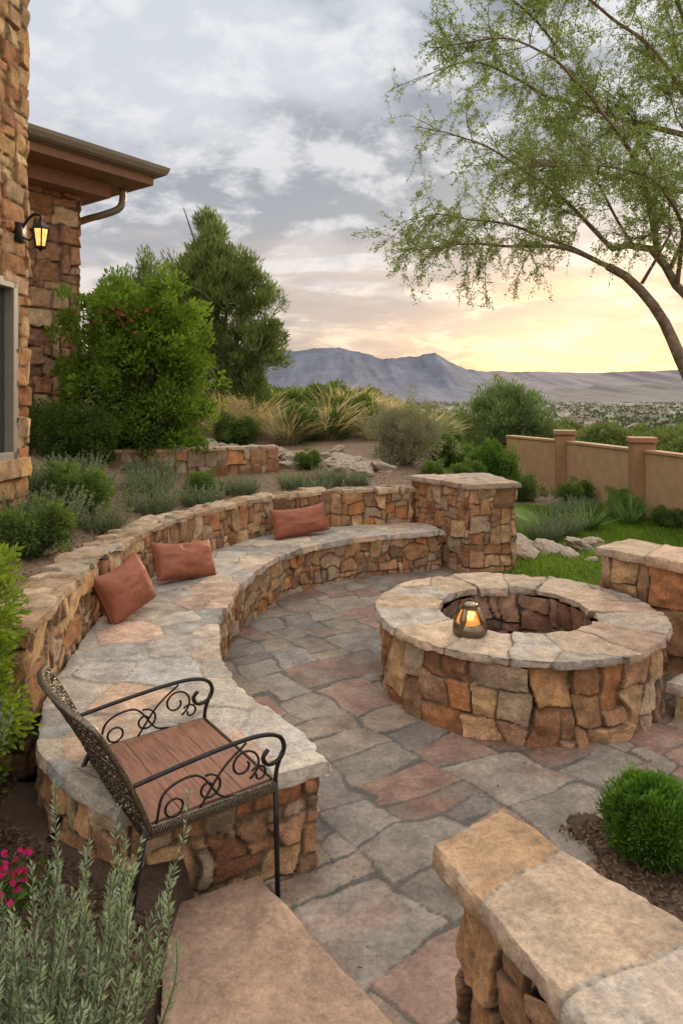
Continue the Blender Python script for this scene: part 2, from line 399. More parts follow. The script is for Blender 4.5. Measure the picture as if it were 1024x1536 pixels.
# ================= curves of the bench
inner=catmull([(-.05,2.95),(-.257,3.29),(-.489,3.62),(-.677,4.02),(-.806,4.65),(-.835,5.25),(-.78,5.98),(-.53,6.78),(-.08,7.33),(.495,7.66),(1.16,7.92)],.012)
outer_ctl=[(-.82,2.60),(-1.24,2.93),(-1.46,3.4),(-1.577,3.97),(-1.67,4.86),(-1.59,5.92),(-1.30,6.78),(-.815,7.64),(-.17,8.13),(.70,8.38),(1.0,8.42)]
outer=catmull(outer_ctl,n=len(inner))
wallc=catmull([(-1.75,3.4)]+[(x,y) for x,y in offset(np.array(outer_ctl[3:-1]),.13)]+[(1.1,8.55)],.05)
def ground_z(X,Y):
    X=np.asarray(X,float);Y=np.asarray(Y,float)
    left=1-sstep(0.6,3.4,X)
    G=.72+.085*np.clip(Y-8.3,0,9)*1.0+.28*np.clip(-X-1.9,0,3)*(1-sstep(9,13,Y)*.5)
    z=G*left+.02*(1-left)
    z=z-.05*np.clip(Y-19,0,40)-.16*np.clip(Y-59,0,400)*1.0
    z=np.maximum(z,-46)
    z=z+fbm(xyz(X,Y),.5,3,3)*.05*sstep(8,14,np.hypot(X,Y))+fbm(xyz(X,Y),.01,3,5)*3*sstep(150,400,Y)
    shp=X.shape; Xf=X.ravel();Yf=Y.ravel(); near=(np.abs(Xf)<12)&(Yf<10)&(Yf>-3)
    o=np.argsort(wallc[:,1]); wx=np.interp(Yf,wallc[o,1],wallc[o,0])
    far=wallc[np.argmin(wallc[:,0]):]; wy=np.interp(Xf,far[:,0],far[:,1])
    ins=near&(Xf>wx)&(Yf<wy)&(Xf<1.6)|near&(Xf>=1.6)&(Yf<8.3)
    ins=ins&(Yf>3.3)
    z=z.ravel().copy()
    z[ins]=-.06
    lawn=(Xf>1.75)&(Yf>7.02)|(Xf>3.0)&(Yf>3.0)
    z[lawn&(Yf<10)&(Xf>1.6)]=.012
    nb=near&(Yf<=3.3)
    gl=(.72*(1-sstep(-1.8,-1.6,Xf)))*sstep(2.7,3.4,Yf)
    zn=np.where(Xf<-.58,np.maximum(.19,gl+.28*np.clip(-Xf-1.9,0,3)),-.06)
    bed=(Xf>1.04+.06*np.sin(Yf*9))&(Yf<3.22+.05*np.sin(Xf*7))
    zn=np.where(bed,.03+.03*np.exp(-((Xf-1.35)**2+(Yf-3)**2)/.1),zn)
    z[nb]=zn[nb]
    return z.reshape(shp)
def axis(dense0,dense1,step,lim0,lim1,gr=1.12):
    a=list(np.arange(dense0,dense1,step)); s=step;x=a[-1]
    while x<lim1: s*=gr; x+=s; a.append(x)
    s=step;x=a[0];b=[]
    while x>lim0: s*=gr; x-=s; b.append(x)
    return np.array(b[::-1]+a)
gx=axis(-5,6,.06,-12000,12000,1.08); gy=axis(.5,15,.06,-200,16000,1.04)
GX,GY=np.meshgrid(gx,gy,indexing='ij'); GZ=ground_z(GX,GY)
Gc=np.zeros(GX.shape+(3,))
nz=fbm(xyz(GX,GY),.6,4,8)
dry=np.array([.25,.175,.115]); scrub=np.array([.14,.13,.07]); mul=np.array([.10,.065,.045]); lawnc=np.array([.10,.17,.03])
k=np.clip(nz+.4,0,1)[...,None]
Gc[:]=dry*(1-k*.4)+mul*k*.4
ks=sstep(12,22,GY)[...,None]; Gc=Gc*(1-ks)+(scrub*(.8+.5*nz[...,None]))*ks
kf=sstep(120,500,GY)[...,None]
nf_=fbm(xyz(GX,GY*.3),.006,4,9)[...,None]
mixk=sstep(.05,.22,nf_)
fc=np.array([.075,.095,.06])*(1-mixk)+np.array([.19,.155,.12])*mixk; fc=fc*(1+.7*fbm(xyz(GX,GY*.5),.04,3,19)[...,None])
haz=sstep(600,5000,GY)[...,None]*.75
fc=fc*(1-haz)+np.array([.15,.15,.17])*haz  # distance haze is blended into the valley ground colour
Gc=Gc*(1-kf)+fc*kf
kn=((GY<3.4)&(np.abs(GX)<9))[...,None]; Gc=np.where(kn,mul*(1+.4*nz[...,None]),Gc)
kl=((GX>1.6)&(GY>3.3)&(GY<12.5)&(GX<7)&(GX>1.6+.5*sstep(8,10,GY)))[...,None]; Gc=np.where(kl,lawnc*(1+.3*nz[...,None]),Gc)
nu,nv=GX.shape; A=np.arange(nu*nv).reshape(nu,nv)
F=np.stack([A[:-1,:-1],A[1:,:-1],A[1:,1:],A[:-1,1:]],-1).reshape(-1,4)
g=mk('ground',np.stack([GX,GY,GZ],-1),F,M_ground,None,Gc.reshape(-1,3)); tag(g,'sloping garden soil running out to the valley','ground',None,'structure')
# ================= patio : grid is finer near the camera
px=np.arange(-1.1,3.0,.0110)
py=[1.3]; 
while py[-1]<8.4: py.append(py[-1]+.009+.0018*max(0,py[-1]-2))
py=np.array(py); PX,PY=np.meshgrid(px,py,indexing='ij')
P=xyz(PX,PY,0.012)
lawn=((PX>1.72+.05*np.sin(PY*5))&(PY>7.05+.04*np.sin(PX*6)))
bed=(PX>1.08+.05*np.sin(PY*9))&(PY<3.18+.05*np.sin(PX*7))
far=(PY>8.2)
msk=lawn|bed|far
an=math.radians(34); C=P[...,:2].copy(); ca_,sa_=math.cos(an),math.sin(an)
Cr=np.stack([C[...,0]*ca_+C[...,1]*sa_,-C[...,0]*sa_+C[...,1]*ca_],-1)
Cr=Cr+np.stack([fbm(P,1/.55,1,401),fbm(P,1/.55,1,402)],-1)*.085+np.stack([fbm(P,1/.22,1,403),fbm(P,1/.22,1,404)],-1)*.035
x0=Cr[...,0].min()-.1; Cr[...,0]-=x0; y0=Cr[...,1].min()-.05
RPp=rectpack(Cr[...,0].max()+.1,y0,Cr[...,1].max()+.05,.135,[(2,2,1.4),(3,2,1.5),(2,3,1.2),(3,3,1.0),(1,2,.5),(2,1,.6),(4,3,.6),(4,2,.5),(1,1,.25)],77)
o=stone('patio',P,Cr,None,None,RP=RPp,depth=.008,rnd=.007,joint=.0055,amp=.0035,pal=PAL_FLAG,mortar=(.105,.092,.078),mat=M_flag,seed=48,warp=.012,mask=msk,tilt=.010,nsc=6,mixf=.7,hard=3,fine=.010,ln=.14,sharp=0)
tag(o,'irregular grey and rust flagstone patio with mortar joints','patio',None,'structure')
e0=catmull([(-.70,2.56),(-.58,2.3),(-.5,1.8),(-.46,1.2)],n=110); e1=catmull([(-.33,2.76),(-.08,2.42),(.19,2.06),(.62,1.5)],n=110)
o=slab('stone_landing',e0,e1,.10,.11,.014,[(-.4,2.3),(-.1,1.45),(.3,.9)],[1,1,1],None,61,off=.008,depth=.006,rnd=.01,amp=.008,pal=[(.36,.22,.15),(.38,.25,.175)],mat=M_flag,mortar=(.2,.15,.11),nsc=4,joint=.004)
tag(o,'large smooth pinkish sandstone landing slab beside the patio','stone slab',None,'structure')
# ================= bench
bench=empty('stone_bench',(-.8,5.2,0),'curved rubble stone bench with pale flagstone seat','stone bench')
bi=offset(inner,.035)[1:]; bo=offset(outer,.02)[3:]
loop=np.vstack([bi[::-1],bo+np.array([.02,.03])])
area=.5*np.sum(loop[:,0]*np.roll(loop[:,1],-1)-np.roll(loop[:,0],-1)*loop[:,1])
if area<0: loop=loop[::-1]
wallloop('base',loop,-.05,.395,.0115,.062,bench,71,depth=.020,amp=.009,warp=.045,sizes=[(1,1,1.2),(2,1,1),(2,2,1.6),(1,2,.7),(3,2,.8)])
pts,w=ptsnear(inner,outer,.10,.22,72,.12)
slab('seat',inner,outer,.455,.066,.012,pts,w,bench,73,off=.018,depth=.007,rnd=.007,joint=.0042,amp=.006,pal=PAL_SEAT,mortar=(.25,.205,.16),mat=M_cap,p=2,warp=.010,tilt=.015)
gw=empty('retaining_wall',(-1.7,5,0),'curved knee high rubble stone wall behind the bench','stone wall')
wi=catmull([(-1.53,3.42)]+outer_ctl[3:-1]+[(.86,8.42)],.014); wo=offset(wi,.27)
loop=np.vstack([wi[::-1],wo]); area=.5*np.sum(loop[:,0]*np.roll(loop[:,1],-1)-np.roll(loop[:,0],-1)*loop[:,1])
if area<0: loop=loop[::-1]
wallloop('wall_body',loop,.1,.835,.013,.068,gw,81,depth=.022,amp=.009,warp=.035,pal=PAL_WALL+[(.46,.30,.15),(.48,.33,.18)],sizes=[(1,1,1),(2,1,1),(2,2,1.6),(1,2,1.2),(3,2,.6),(2,3,.6),(1,3,.4)])
pts,w=ptsnear(wi,wo,.07,.13,82,.03)
slab('wall_cap',offset(wi,-.012),offset(wi,.28),.87,.055,.014,pts,w,gw,83,off=.016,depth=.014,rnd=.010,joint=.0045,amp=.009,pal=[(.38,.27,.17),(.42,.31,.205),(.35,.22,.13),(.37,.30,.22)],mat=M_cap,warp=.02,tilt=.08,mortar=(.2,.15,.1))
pil=empty('stone_pillar',(1.5,8.2,0),'square rubble stone pillar with flat slab cap at the bench end','stone pillar')
q=np.array([(1.40,7.72),(1.98,7.88),(1.78,8.80),(.84,8.55)])
wallloop('shaft',q,-.05,.95,.014,.065,pil,91,depth=.024,amp=.011)
c=q.mean(0); qq=c+(q-c)*1.10
def quadE(q,n): return np.array([q[0]*(1-t)+q[1]*t for t in np.linspace(0,1,n)]),np.array([q[3]*(1-t)+q[2]*t for t in np.linspace(0,1,n)])
e0,e1=quadE(qq,50)
slab('pillar_cap',e0,e1,1.0,.06,.015,[(1.2,8.5),(1.6,8.0),(1.65,8.7)],[1,1,1],pil,92,off=.015,depth=.008,rnd=.01,amp=.008,pal=PAL_CAP,mat=M_cap,joint=.004)
pc=np.array([1.205,4.86])
fp=empty('fire_pit',(pc[0],pc[1],0),'round rubble stone fire pit with wide flagstone rim','fire pit')
a=np.linspace(0,2*math.pi,540,endpoint=False); circ=np.stack([np.cos(a),np.sin(a)],1)
wallloop('outer_wall',pc+circ*.93,-.05,.46,.0095,.085,fp,104,depth=.026,rnd=.013,amp=.014,warp=.05,tilt=.14,sizes=[(1,1,.5),(2,1,.8),(2,2,1.6),(3,2,1),(2,3,1.1),(3,3,.6),(1,2,.5)],mortar=(.12,.075,.048))
wallloop('inner_wall',(pc+circ*.49)[::-1],.0,.46,.014,.07,fp,102,depth=.02,amp=.01,pal=[(.27,.13,.08),(.32,.18,.11),(.22,.13,.09)],mortar=(.07,.05,.035))
ang=np.linspace(0,2*math.pi,15,endpoint=False)+np.random.default_rng(4).uniform(-.1,.1,15)
pts=np.concatenate([pc+np.stack([np.cos(ang),np.sin(ang)],1)*.77, pc+np.array([[math.cos(t),math.sin(t)] for t in(.4,2.3,4.9)])*.95])
slab('rim',pc+circ*.975,pc+circ*.515,.51,.055,.0115,pts,np.ones(len(pts)),fp,103,openu=False,off=.022,depth=.009,rnd=.007,joint=.0042,amp=.009,pal=PAL_CAP,mat=M_cap,warp=.012,mortar=(.17,.13,.095),tilt=.02)
mb=MB(); mb.lathe([(.001,.06),(.25,.055),(.5,.03)],40,(pc[0],pc[1],0)); mb.obj('ash_bed',plain('ash',(.05,.045,.04),.95,0,.5,30,1,.02),fp,True)
sw=empty('stone_end_wall',(2.4,5.1,0),'short rubble wall with pale slab cap beside the fire pit','stone wall')
q=np.array([(2.0,5.42),(2.52,4.74),(2.9,5.0),(2.36,5.72)])
wallloop('wall_body',q,-.05,.75,.013,.10,sw,111,depth=.03,amp=.016,tilt=.15)
c=q.mean(0); e0,e1=quadE(c+(q-c)*1.1,70)
slab('wall_cap',e0,e1,.81,.07,.015,[(2.15,5.5),(2.6,5.1),(2.75,4.8)],[1,1,1],sw,112,off=.015,depth=.008,rnd=.01,amp=.009,pal=PAL_CAP,mat=M_cap,joint=.004)
st=empty('stone_step',(2.5,4.5,0),'low rubble stone step with slab tread','stone step')
q=np.array([(2.02,4.30),(2.45,3.98),(3.1,4.6),(2.50,4.70)])
wallloop('step_base',q,-.05,.165,.014,.09,st,121,depth=.02,amp=.012)
c=q.mean(0); e0,e1=quadE(c+(q-c)*1.05,50)
slab('tread',e0,e1,.23,.07,.015,[(2.4,4.4),(2.9,4.5)],[1,1],st,122,off=.012,depth=.008,rnd=.01,amp=.007,pal=[(.30,.24,.19)],mat=M_cap)
fw=empty('low_stone_wall',(.6,1.9,0),'chunky rubble wall with thick tan sandstone cap slabs','stone wall')
A_=catmull([(.285,2.15),(.40,1.87),(.54,1.56),(.80,1.05)],n=190); B_=catmull([(.535,2.345),(.70,2.12),(.90,1.85),(1.28,1.33)],n=190)
def ins(A,B,d): 
    D=B-A; D/=np.linalg.norm(D,axis=1,keepdims=True); return A+D*d,B-D*d
a1,b1=ins(A_,B_,.05); a1=a1[12:-4];b1=b1[12:-4]
loop=np.vstack([a1,b1[::-1]]); area=.5*np.sum(loop[:,0]*np.roll(loop[:,1],-1)-np.roll(loop[:,0],-1)*loop[:,1])
if area<0: loop=loop[::-1]
wallloop('wall_body',loop,-.05,.55,.0065,.085,fw,131,depth=.035,rnd=.016,amp=.017,joint=.0055,pal=[(.36,.20,.095),(.30,.16,.08),(.42,.26,.14),(.27,.15,.08)],mortar=(.07,.045,.03),warp=.045,tilt=.15,sizes=[(1,1,.6),(2,2,1.5),(3,2,1),(2,1,.5),(2,3,.8)])
slab('wall_cap',A_,B_,.605,.062,.0055,[(.42,2.18),(.64,1.90),(.80,1.52),(1.0,1.2)],[1,1,1,1],fw,137,off=.018,depth=.005,rnd=.005,joint=.003,amp=.012,pal=[(.40,.255,.145),(.38,.28,.195),(.36,.30,.245)],palidx=[0,1,2,2],mat=M_cap,warp=.03,mortar=(.28,.245,.205),nsc=10,mixf=.65)
print('walls',time.time()-T0)
# ================= house
house=empty('stone_house',(-3.5,7,.8),'rustic stone house with deep eaves and gutter','house')
def hole(P):
    return (P[...,0]>-2.9)&(P[...,1]>4.6)&(P[...,1]<5.80)&(P[...,2]>1.46)&(P[...,2]<2.90)&(P[...,0]>-2.80)
wallloop('wall',[(-2.85,3.9),(-2.66,6.0),(-3.4,6.15),(-3.6,4.0)],.3,6.6,.018,.085,house,141,hole=hole,depth=.026,rnd=.014,amp=.010,pal=PAL_HOUSE,mortar=(.20,.12,.06),joint=.008,sizes=[(2,1,1.5),(3,1,1.2),(4,2,1),(3,2,1.2),(2,2,.8),(1,1,.3)],warp=.015,tilt=.07,mixf=.2,ridge_=.6)
av=np.array([.6,.8]);bv=np.array([-.8,.6]); K=np.array([-3.94,10.63])
wallloop('wall',[K-3*av,K,K+1.5*bv,K-3*av+1.5*bv],.6,5.3,.024,.14,house,142,depth=.04,rnd=.022,amp=.016,pal=[(.40,.235,.13),(.31,.155,.08),(.46,.31,.18),(.27,.14,.08),(.38,.19,.09)],mortar=(.13,.08,.05),joint=.012,sizes=[(2,1,1.2),(3,2,1.3),(2,2,1.4),(1,1,.5),(1,2,.4)],warp=.035,tilt=.08,mixf=.2)
win=bpy.data.objects.new('window',None); COL.objects.link(win); win.location=(-2.76,5.2,1.5); attach(win,house)
wd=np.array([.0905,1.0]);wd/=np.linalg.norm(wd)
rot=[[wd[1],wd[0],0],[-wd[0],wd[1],0],[0,0,1]]
mb=MB()
for yc,wy,zc,wz in((5.78,.07,2.18,1.5),(5.18,.05,2.18,1.5),(4.62,.07,2.18,1.5),(5.2,1.22,2.90,.08),(5.2,1.22,1.48,.08)):
    mb.box((-2.85+(yc-3.9)*.0905-.05,yc,zc),(.10,wy,wz),rot)
mb.obj('frame',M_frame,win)
mb=MB(); mb.box((-2.85+(5.2-3.9)*.0905-.09,5.2,2.18),(.02,1.15,1.42),rot); mb.obj('pane',M_glass,win)
e0=np.array([(-2.62+.0905*(y-6),y) for y in np.linspace(4.4,5.96,60)]); e1=e0-np.array([.16,0])
slab('sill',e0,e1,1.46,.16,.02,[(-2.6,4.8),(-2.6,5.2),(-2.6,5.6),(-2.6,5.95)],[1,1,1,1],win,143,off=.015,depth=.02,rnd=.02,pal=PAL_HOUSE,mat=M_cap,mortar=(.2,.15,.1))
T=np.array([-2.75,10.80])
roof=bpy.data.objects.new('roof',None); COL.objects.link(roof); roof.location=(-4,11,5.5); attach(roof,house)
def prism(poly,z0,z1):
    n=len(poly); V=[(x,y,z0) for x,y in poly]+[(x,y,z1) for x,y in poly]
    return V,[list(range(n))[::-1],list(range(n,2*n))]+[[i,(i+1)%n,n+(i+1)%n,n+i] for i in range(n)]
def rect(ins_): 
    t=T-ins_*av+ins_*bv
    return [t-7*av,t,t+(5-2*ins_)*bv,t-7*av+(5-2*ins_)*bv]
mb=MB(); mb.add(*prism(rect(.10),5.20,5.32)); mb.add(*prism(rect(.55),4.98,5.197)); mb.obj('soffit',M_soffit,roof)
mb=MB(); mb.add(*prism(rect(.06),5.323,5.45)); mb.obj('fascia',M_fascia,roof)
r=rect(.02); V=[(x,y,5.452) for x,y in r]; cc=T-2.5*av+2.5*bv; dd=T-7*av+2.5*bv; V+=[(cc[0],cc[1],6.2),(dd[0],dd[1],6.2)]
mb=MB(); mb.add(V,[[0,1,4,5],[1,2,4],[2,3,5,4],[3,0,5],[3,2,1,0]]); mb.obj('roof_tiles',M_roof,roof)
mb=MB()
prof=[(-.005,.0),(.0,-.10),(.05,-.14),(.10,-.11),(.13,-.05),(.14,.0),(.12,.0),(.0,-.02)]
def extr(prof,p0,p1,out0,out1,z):
    n=len(prof); V=[]
    for p,o_ in((p0,out0),(p1,out1)):
        for a,b in prof: q_=p+o_*a; V.append((q_[0],q_[1],z+b))
    return V,[[i,(i+1)%n,n+(i+1)%n,n+i] for i in range(n)]+[list(range(n))[::-1],list(range(n,2*n))]
o1=-bv;o2=av; tt=T-.06*av+.06*bv
mb.add(*extr(prof,tt-6.9*av,tt,o1,(o1+o2),5.475)); mb.add(*extr(prof,tt,tt+4.8*bv,(o1+o2),o2,5.475)); mb.obj('gutter',M_gutter,roof)
mb=MB(); mb.tube(catmull([(-3.42,10.95,5.2),(-3.42,10.95,5.02),(-3.47,10.92,4.88),(-3.7,10.9,4.78),(-3.95,11.0,4.75),(-4.2,11.15,4.72)],.06),.055,10); mb.obj('downspout',M_gutter,roof,True)
lw=empty('terrace_wall',(-2.3,9.6,1),'low tan rubble terrace edging wall in the garden','stone wall')
t0=catmull([(-4.5,8.95),(-3.8,9.1),(-2.8,9.4),(-1.8,9.75),(-.9,10.1)],.02); t1=offset(t0,.28)
loop=np.vstack([t0,t1[::-1]])
wallloop('wall_body',loop,.5,1.21,.02,.08,lw,151,depth=.02,amp=.01)
pts,w=ptsnear(t0,t1,.09,.15,152,.05)
slab('wall_cap',t0,t1,1.245,.05,.02,pts,w,lw,153,off=.02,depth=.012,rnd=.012,pal=PAL_CAP+[(.42,.25,.17)],mat=M_cap)
# ================= fence
def along(a,b): 
    a=np.array(a,float);b=np.array(b,float); d=b-a; L=np.linalg.norm(d); d/=L; return a,b,d,L
posts=[(3.55,15.3),(4.30,13.5),(4.86,11.35),(5.35,9.3)]
for i,(x,y) in enumerate(posts[1:],1):
    e=empty('fence_pillar',(x,y,0),'square tan stucco fence pillar with projecting flat cap','fence pillar','stucco fence pillars')
    an=math.atan2(-.25,1)
    rt=[[math.cos(an),-math.sin(an),0],[math.sin(an),math.cos(an),0],[0,0,1]]
    mb=MB(); mb.box((x,y,.5),(.36,.36,1.42),rt); mb.obj('pillar_shaft',M_stucco2,e)
    mb=MB(); mb.box((x,y,1.25),(.42,.42,.08),rt); mb.obj('pillar_cap',M_stucco2,e)
for i in range(3):
    a,b,d,L=along(posts[i],posts[i+1]); an=math.atan2(d[1],d[0]); rt=[[math.cos(an),-math.sin(an),0],[math.sin(an),math.cos(an),0],[0,0,1]]
    m=(a+b)/2; mb=MB(); mb.box((m[0],m[1],.40),(L-.37,.16,1.3),rt); mb.box((m[0],m[1],1.075),(L-.37,.2,.045),rt)
    o=mb.obj('stucco_fence',M_stucco); tag(o,'smooth tan stucco garden wall panel between pillars','garden wall','stucco wall panels')
# ================= pillows
def pillow(loc,w,h,t,rot,seed,label):
    n=60; u=np.linspace(-1,1,n); U,Vv=np.meshgrid(u,u,indexing='ij')
    th=((1-U**2).clip(0)*(1-Vv**2).clip(0))**.40
    pin=1-.06*(1-np.abs(Vv)**2)*np.abs(U)**2; pin2=1-.10*(1-np.abs(U)**2)*np.abs(Vv)**2
    x=U*w/2*pin; z=Vv*h/2*pin2+ .015*U*U
    edge=np.maximum(np.abs(U),np.abs(Vv))
    wr=fbm(xyz(U*1.2,Vv*1.2,seed),1.2,3,seed)*.24-.24*np.abs(fbm(xyz(U*.9,Vv*.9,seed+3),2.0,2,seed))*(.5+edge)-.08*np.exp(-((U*.9+Vv*.3)**2+Vv**2)*3)
    ya=t/2*th*(1.1+wr); yb=-t/2*th*(1.1+wr[::-1])
    V=np.concatenate([np.stack([x,ya,z],-1).reshape(-1,3),np.stack([x,yb,z],-1).reshape(-1,3)])
    A=np.arange(n*n).reshape(n,n); f=np.stack([A[:-1,:-1],A[:-1,1:],A[1:,1:],A[1:,:-1]],-1).reshape(-1,4)
    Fc=np.concatenate([f,f[:,::-1]+n*n]); o=mk('throw_pillow',V,Fc,M_pillow); o.location=loc; o.rotation_euler=rot
    tag(o,label,'pillow','terracotta pillows on the bench')
    ed=np.concatenate([np.stack([x[:,0],0*x[:,0],z[:,0]],1),np.stack([x[-1],0*x[-1],z[-1]],1),np.stack([x[::-1,-1],0*x[:,0],z[::-1,-1]],1),np.stack([x[0,::-1],0*x[0],z[0,::-1]],1)])
    mb=MB(); mb.tube(resamp(ed,.012),.004,6); s=mb.obj('piping',M_pillow,None,True); s.parent=o
    return o
pillow((-1.50,4.86,.635),.42,.36,.22,(math.radians(-20),math.radians(-14),math.radians(62)),1,'terracotta pillow tilted against the curved bench wall')
pillow((-1.31,5.85,.60),.56,.32,.23,(math.radians(-28),math.radians(5),math.radians(44)),2,'rust coloured lumbar pillow slumped on the stone bench')
pillow((-.45,7.60,.61),.66,.31,.22,(math.radians(-22),math.radians(-3),math.radians(30)),3,'dusty red lumbar pillow on the far bench curve')
# ================= candle lantern
cl=empty('candle_lantern',(.796,4.33,.51),'bronze teardrop candle lantern glowing on the fire pit rim','lantern')
cx,cy,cz=.796,4.35,.508
M_br=plain('brushed_bronze',(.20,.155,.10),.32,.9,.25,30,.2,.002)
mb=MB(); mb.lathe([(.001,.0),(.09,.0),(.106,.012),(.108,.035),(.10,.075),(.094,.078),(.001,.055)],28,(cx,cy,cz))
for i in range(4):
    t=i*2*math.pi/4+.9; mb.tube([(cx+math.cos(t)*r,cy+math.sin(t)*r,cz+z) for r,z in((.098,.055),(.086,.10),(.062,.145),(.045,.165))],[.014,.022,.020,.012],8)
mb.lathe([(.055,.155),(.058,.163),(.045,.178),(.05,.184),(.042,.186),(.001,.184)],24,(cx,cy,cz))
mb.obj('lantern_body',M_br,cl,True)
m,nt,o_=newmat('lantern_glass'); gl=N(nt,'ShaderNodeBsdfPrincipled',inputs={'Base Color':(1,.5,.15,1),'Roughness':.15,'Transmission Weight':.8,'Emission Color':(1,.33,.05,1),'Emission Strength':.55}); nt.links.new(gl.outputs[0],o_.inputs[0])
tcx=N(nt,'ShaderNodeTexNoise',inputs={'Scale':60}); bpx=N(nt,'ShaderNodeBump',inputs={'Strength':.1}); nt.links.new(tcx.outputs[0],bpx.inputs['Height']); nt.links.new(bpx.outputs[0],gl.inputs['Normal'])
mb=MB(); mb.lathe([(.088,.06),(.076,.10),(.056,.14),(.042,.16)],24,(cx,cy,cz)); mb.obj('lantern_glass',m,cl,True)
mb=MB(); mb.lathe([(.001,.06),(.03,.06),(.03,.085),(.001,.085)],16,(cx,cy,cz)); mb.obj('candle',plain('wax',(.7,.6,.4),.5),cl,True)
mb=MB(); mb.lathe([(.001,.085),(.018,.1),(.022,.115),(.012,.14),(.001,.155)],12,(cx,cy,cz)); mb.obj('flame',M_flame,cl,True)
mb=MB(); t=np.linspace(0,math.pi,14); mb.tube([(cx+.04*math.cos(a),cy,cz+.18+.028*math.sin(a)) for a in t],.004,6); mb.obj('handle',M_iron,cl,True)
# ================= wall lantern
wl=empty('wall_lantern',(-2.62,5.86,3.2),'black iron wall lantern with glowing amber glass','wall lantern')
lx,ly,lz=-2.49,5.80,3.30
mb=MB(); mb.box((-2.66,ly,3.33),(.06,.11,.16)); mb.tube(catmull([(-2.65,ly,3.35),(-2.61,ly,3.42),(-2.55,ly,3.48),(lx,ly,3.475),(lx,ly,3.43)],.015),.012,8); mb.tube(catmull([(-2.65,ly,3.3),(-2.58,ly,3.27),(-2.55,ly,3.32),(-2.57,ly,3.36)],.012),.008,6); mb.obj('bracket',M_iron,wl,True)
mb=MB(); mb.lathe([(.001,.15),(.012,.14),(.02,.12),(.045,.10),(.076,.07),(.08,.055),(.07,.055),(.001,.06)],6,(lx,ly,lz)); mb.obj('lantern_roof',M_iron,wl)
mb=MB(); mb.lathe([(.062,.055),(.04,-.085)],6,(lx,ly,lz)); mb.obj('lantern_glass',M_glow,wl)
mb=MB()
for i in range(6):
    t=i*math.pi/3; mb.tube([(lx+.067*math.cos(t),ly+.067*math.sin(t),lz+.055),(lx+.043*math.cos(t),ly+.043*math.sin(t),lz-.085)],.007,5)
mb.lathe([(.001,-.13),(.01,-.12),(.02,-.105),(.047,-.097),(.047,-.083),(.001,-.083)],6,(lx,ly,lz)); mb.obj('lantern_cage',M_iron,wl)
# ================= chair
chx,chy=-.655,2.83; th=math.radians(35.7)
chair=empty('garden_armchair',(chx,chy,0),'black wrought iron armchair with woven back and wooden seat','chair'); chair.rotation_euler=(0,0,th); chair.scale=(1.10,1.08,1.0)
def cpart(mb,name,mat,smooth=True):
    o=mb.obj(name,mat,None,smooth); o.parent=chair; return o
SZ=.505
mb=MB()
for i in range(4): mb.box((-.165+i*.11,0,SZ-.012+.0006*(i%2)),(.1092,.575,.022))
cpart(mb,'seat',M_wood,False)
mb=MB()
rim=[(-.235,-.3),(.235,-.3),(.235,.3),(-.235,.3),(-.235,-.3)]
for zz in(SZ-.01,SZ-.045): mb.tube(resamp(np.array([(x,y,zz) for x,y in rim]),.02),.007,6)
rr=resamp(np.array([(x,y,0.0) for x,y in rim]),.004)
s=np.arange(len(rr))*.004
for ph in range(6):
    q=rr.copy(); d=q/np.maximum(np.abs(q).max(1,keepdims=True),.01); d=d/np.linalg.norm(d,axis=1,keepdims=True)
    A1=np.sin(s*105+ph*math.pi/3); q=q+d*(np.cos(s*105+ph*math.pi/3)*.009)[:,None]; q[:,2]=SZ-.028+A1*.018
    mb.tube(q,.0032,5)
cpart(mb,'woven_apron',M_bronzewire)
for sy in(-1,1):
    mb=MB(); y=sy*.3
    arm=catmull([(-.285,y,.655),(-.12,y,.675),(.05,y,.69),(.17,y,.69),(.245,y,.668),(.27,y,.62),(.25,y,.575),(.205,y,.57),(.185,y,.60),(.205,y,.628)],.012)
    mb.tube(arm,.0085,8)
    mb.tube(catmull([(.235,y,.49),(.24,y,.54),(.262,y,.60)],.02),.008,8)
    def ring(cx_,cz_,r,a0=0,a1=2*math.pi,rad=.0045):
        t=np.linspace(a0,a1,26); mb.tube([(cx_+r*math.cos(a),y,cz_+r*math.sin(a)) for a in t],rad,6)
    def spiral(cx_,cz_,r0,turn,a0,sgn=1):
        t=np.linspace(0,1,34); mb.tube([(cx_+r0*(1-.75*k)*math.cos(a0+sgn*k*turn),y,cz_+r0*(1-.75*k)*math.sin(a0+sgn*k*turn)) for k in t],.0045,6)
    spiral(.11,.60,.065,8,-1.2); spiral(-.02,.56,.05,8,1.8,-1); ring(-.14,.535,.03); spiral(.17,.545,.035,6,2.5,-1)
    mb.tube(catmull([(-.2,y,.5),(-.17,y,.6),(-.06,y,.62),(.02,y,.52),(.08,y,.5)],.012),.0045,6)
    mb.tube(catmull([(-.05,y,.5),(.03,y,.61),(.12,y,.68)],.012),.0045,6)
    cpart(mb,'armrest',M_iron)
for (x,y,x2,y2,zb) in((.235,-.3,.245,-.3,.012),(.235,.3,.235,.3,.452),(-.235,-.3,-.29,-.31,.19),(-.235,.3,-.38,.29,.19)):
    mb=MB(); mb.tube([(x,y,SZ-.01),((x+x2)/2,(y+y2)/2,(SZ+zb)/2),(x2,y2,zb)],.0095,8); mb.box((x2,y2,zb+.003),(.028,.028,.008)); cpart(mb,'leg',M_iron)
mb=MB()
def bk(u,v):
    x=-.245-.17*v-.05*v*v+.07*(u*u)*(.4+.6*v); z=SZ-.03+.46*v*(1-.10*u*u); return (x,u*.30,z)
fr=[bk(-1,v) for v in np.linspace(0,1,14)]+[bk(u,1) for u in np.linspace(-1,1,24)[1:]]+[bk(1,v) for v in np.linspace(1,0,14)[1:]]
mb.tube(fr,.011,8)
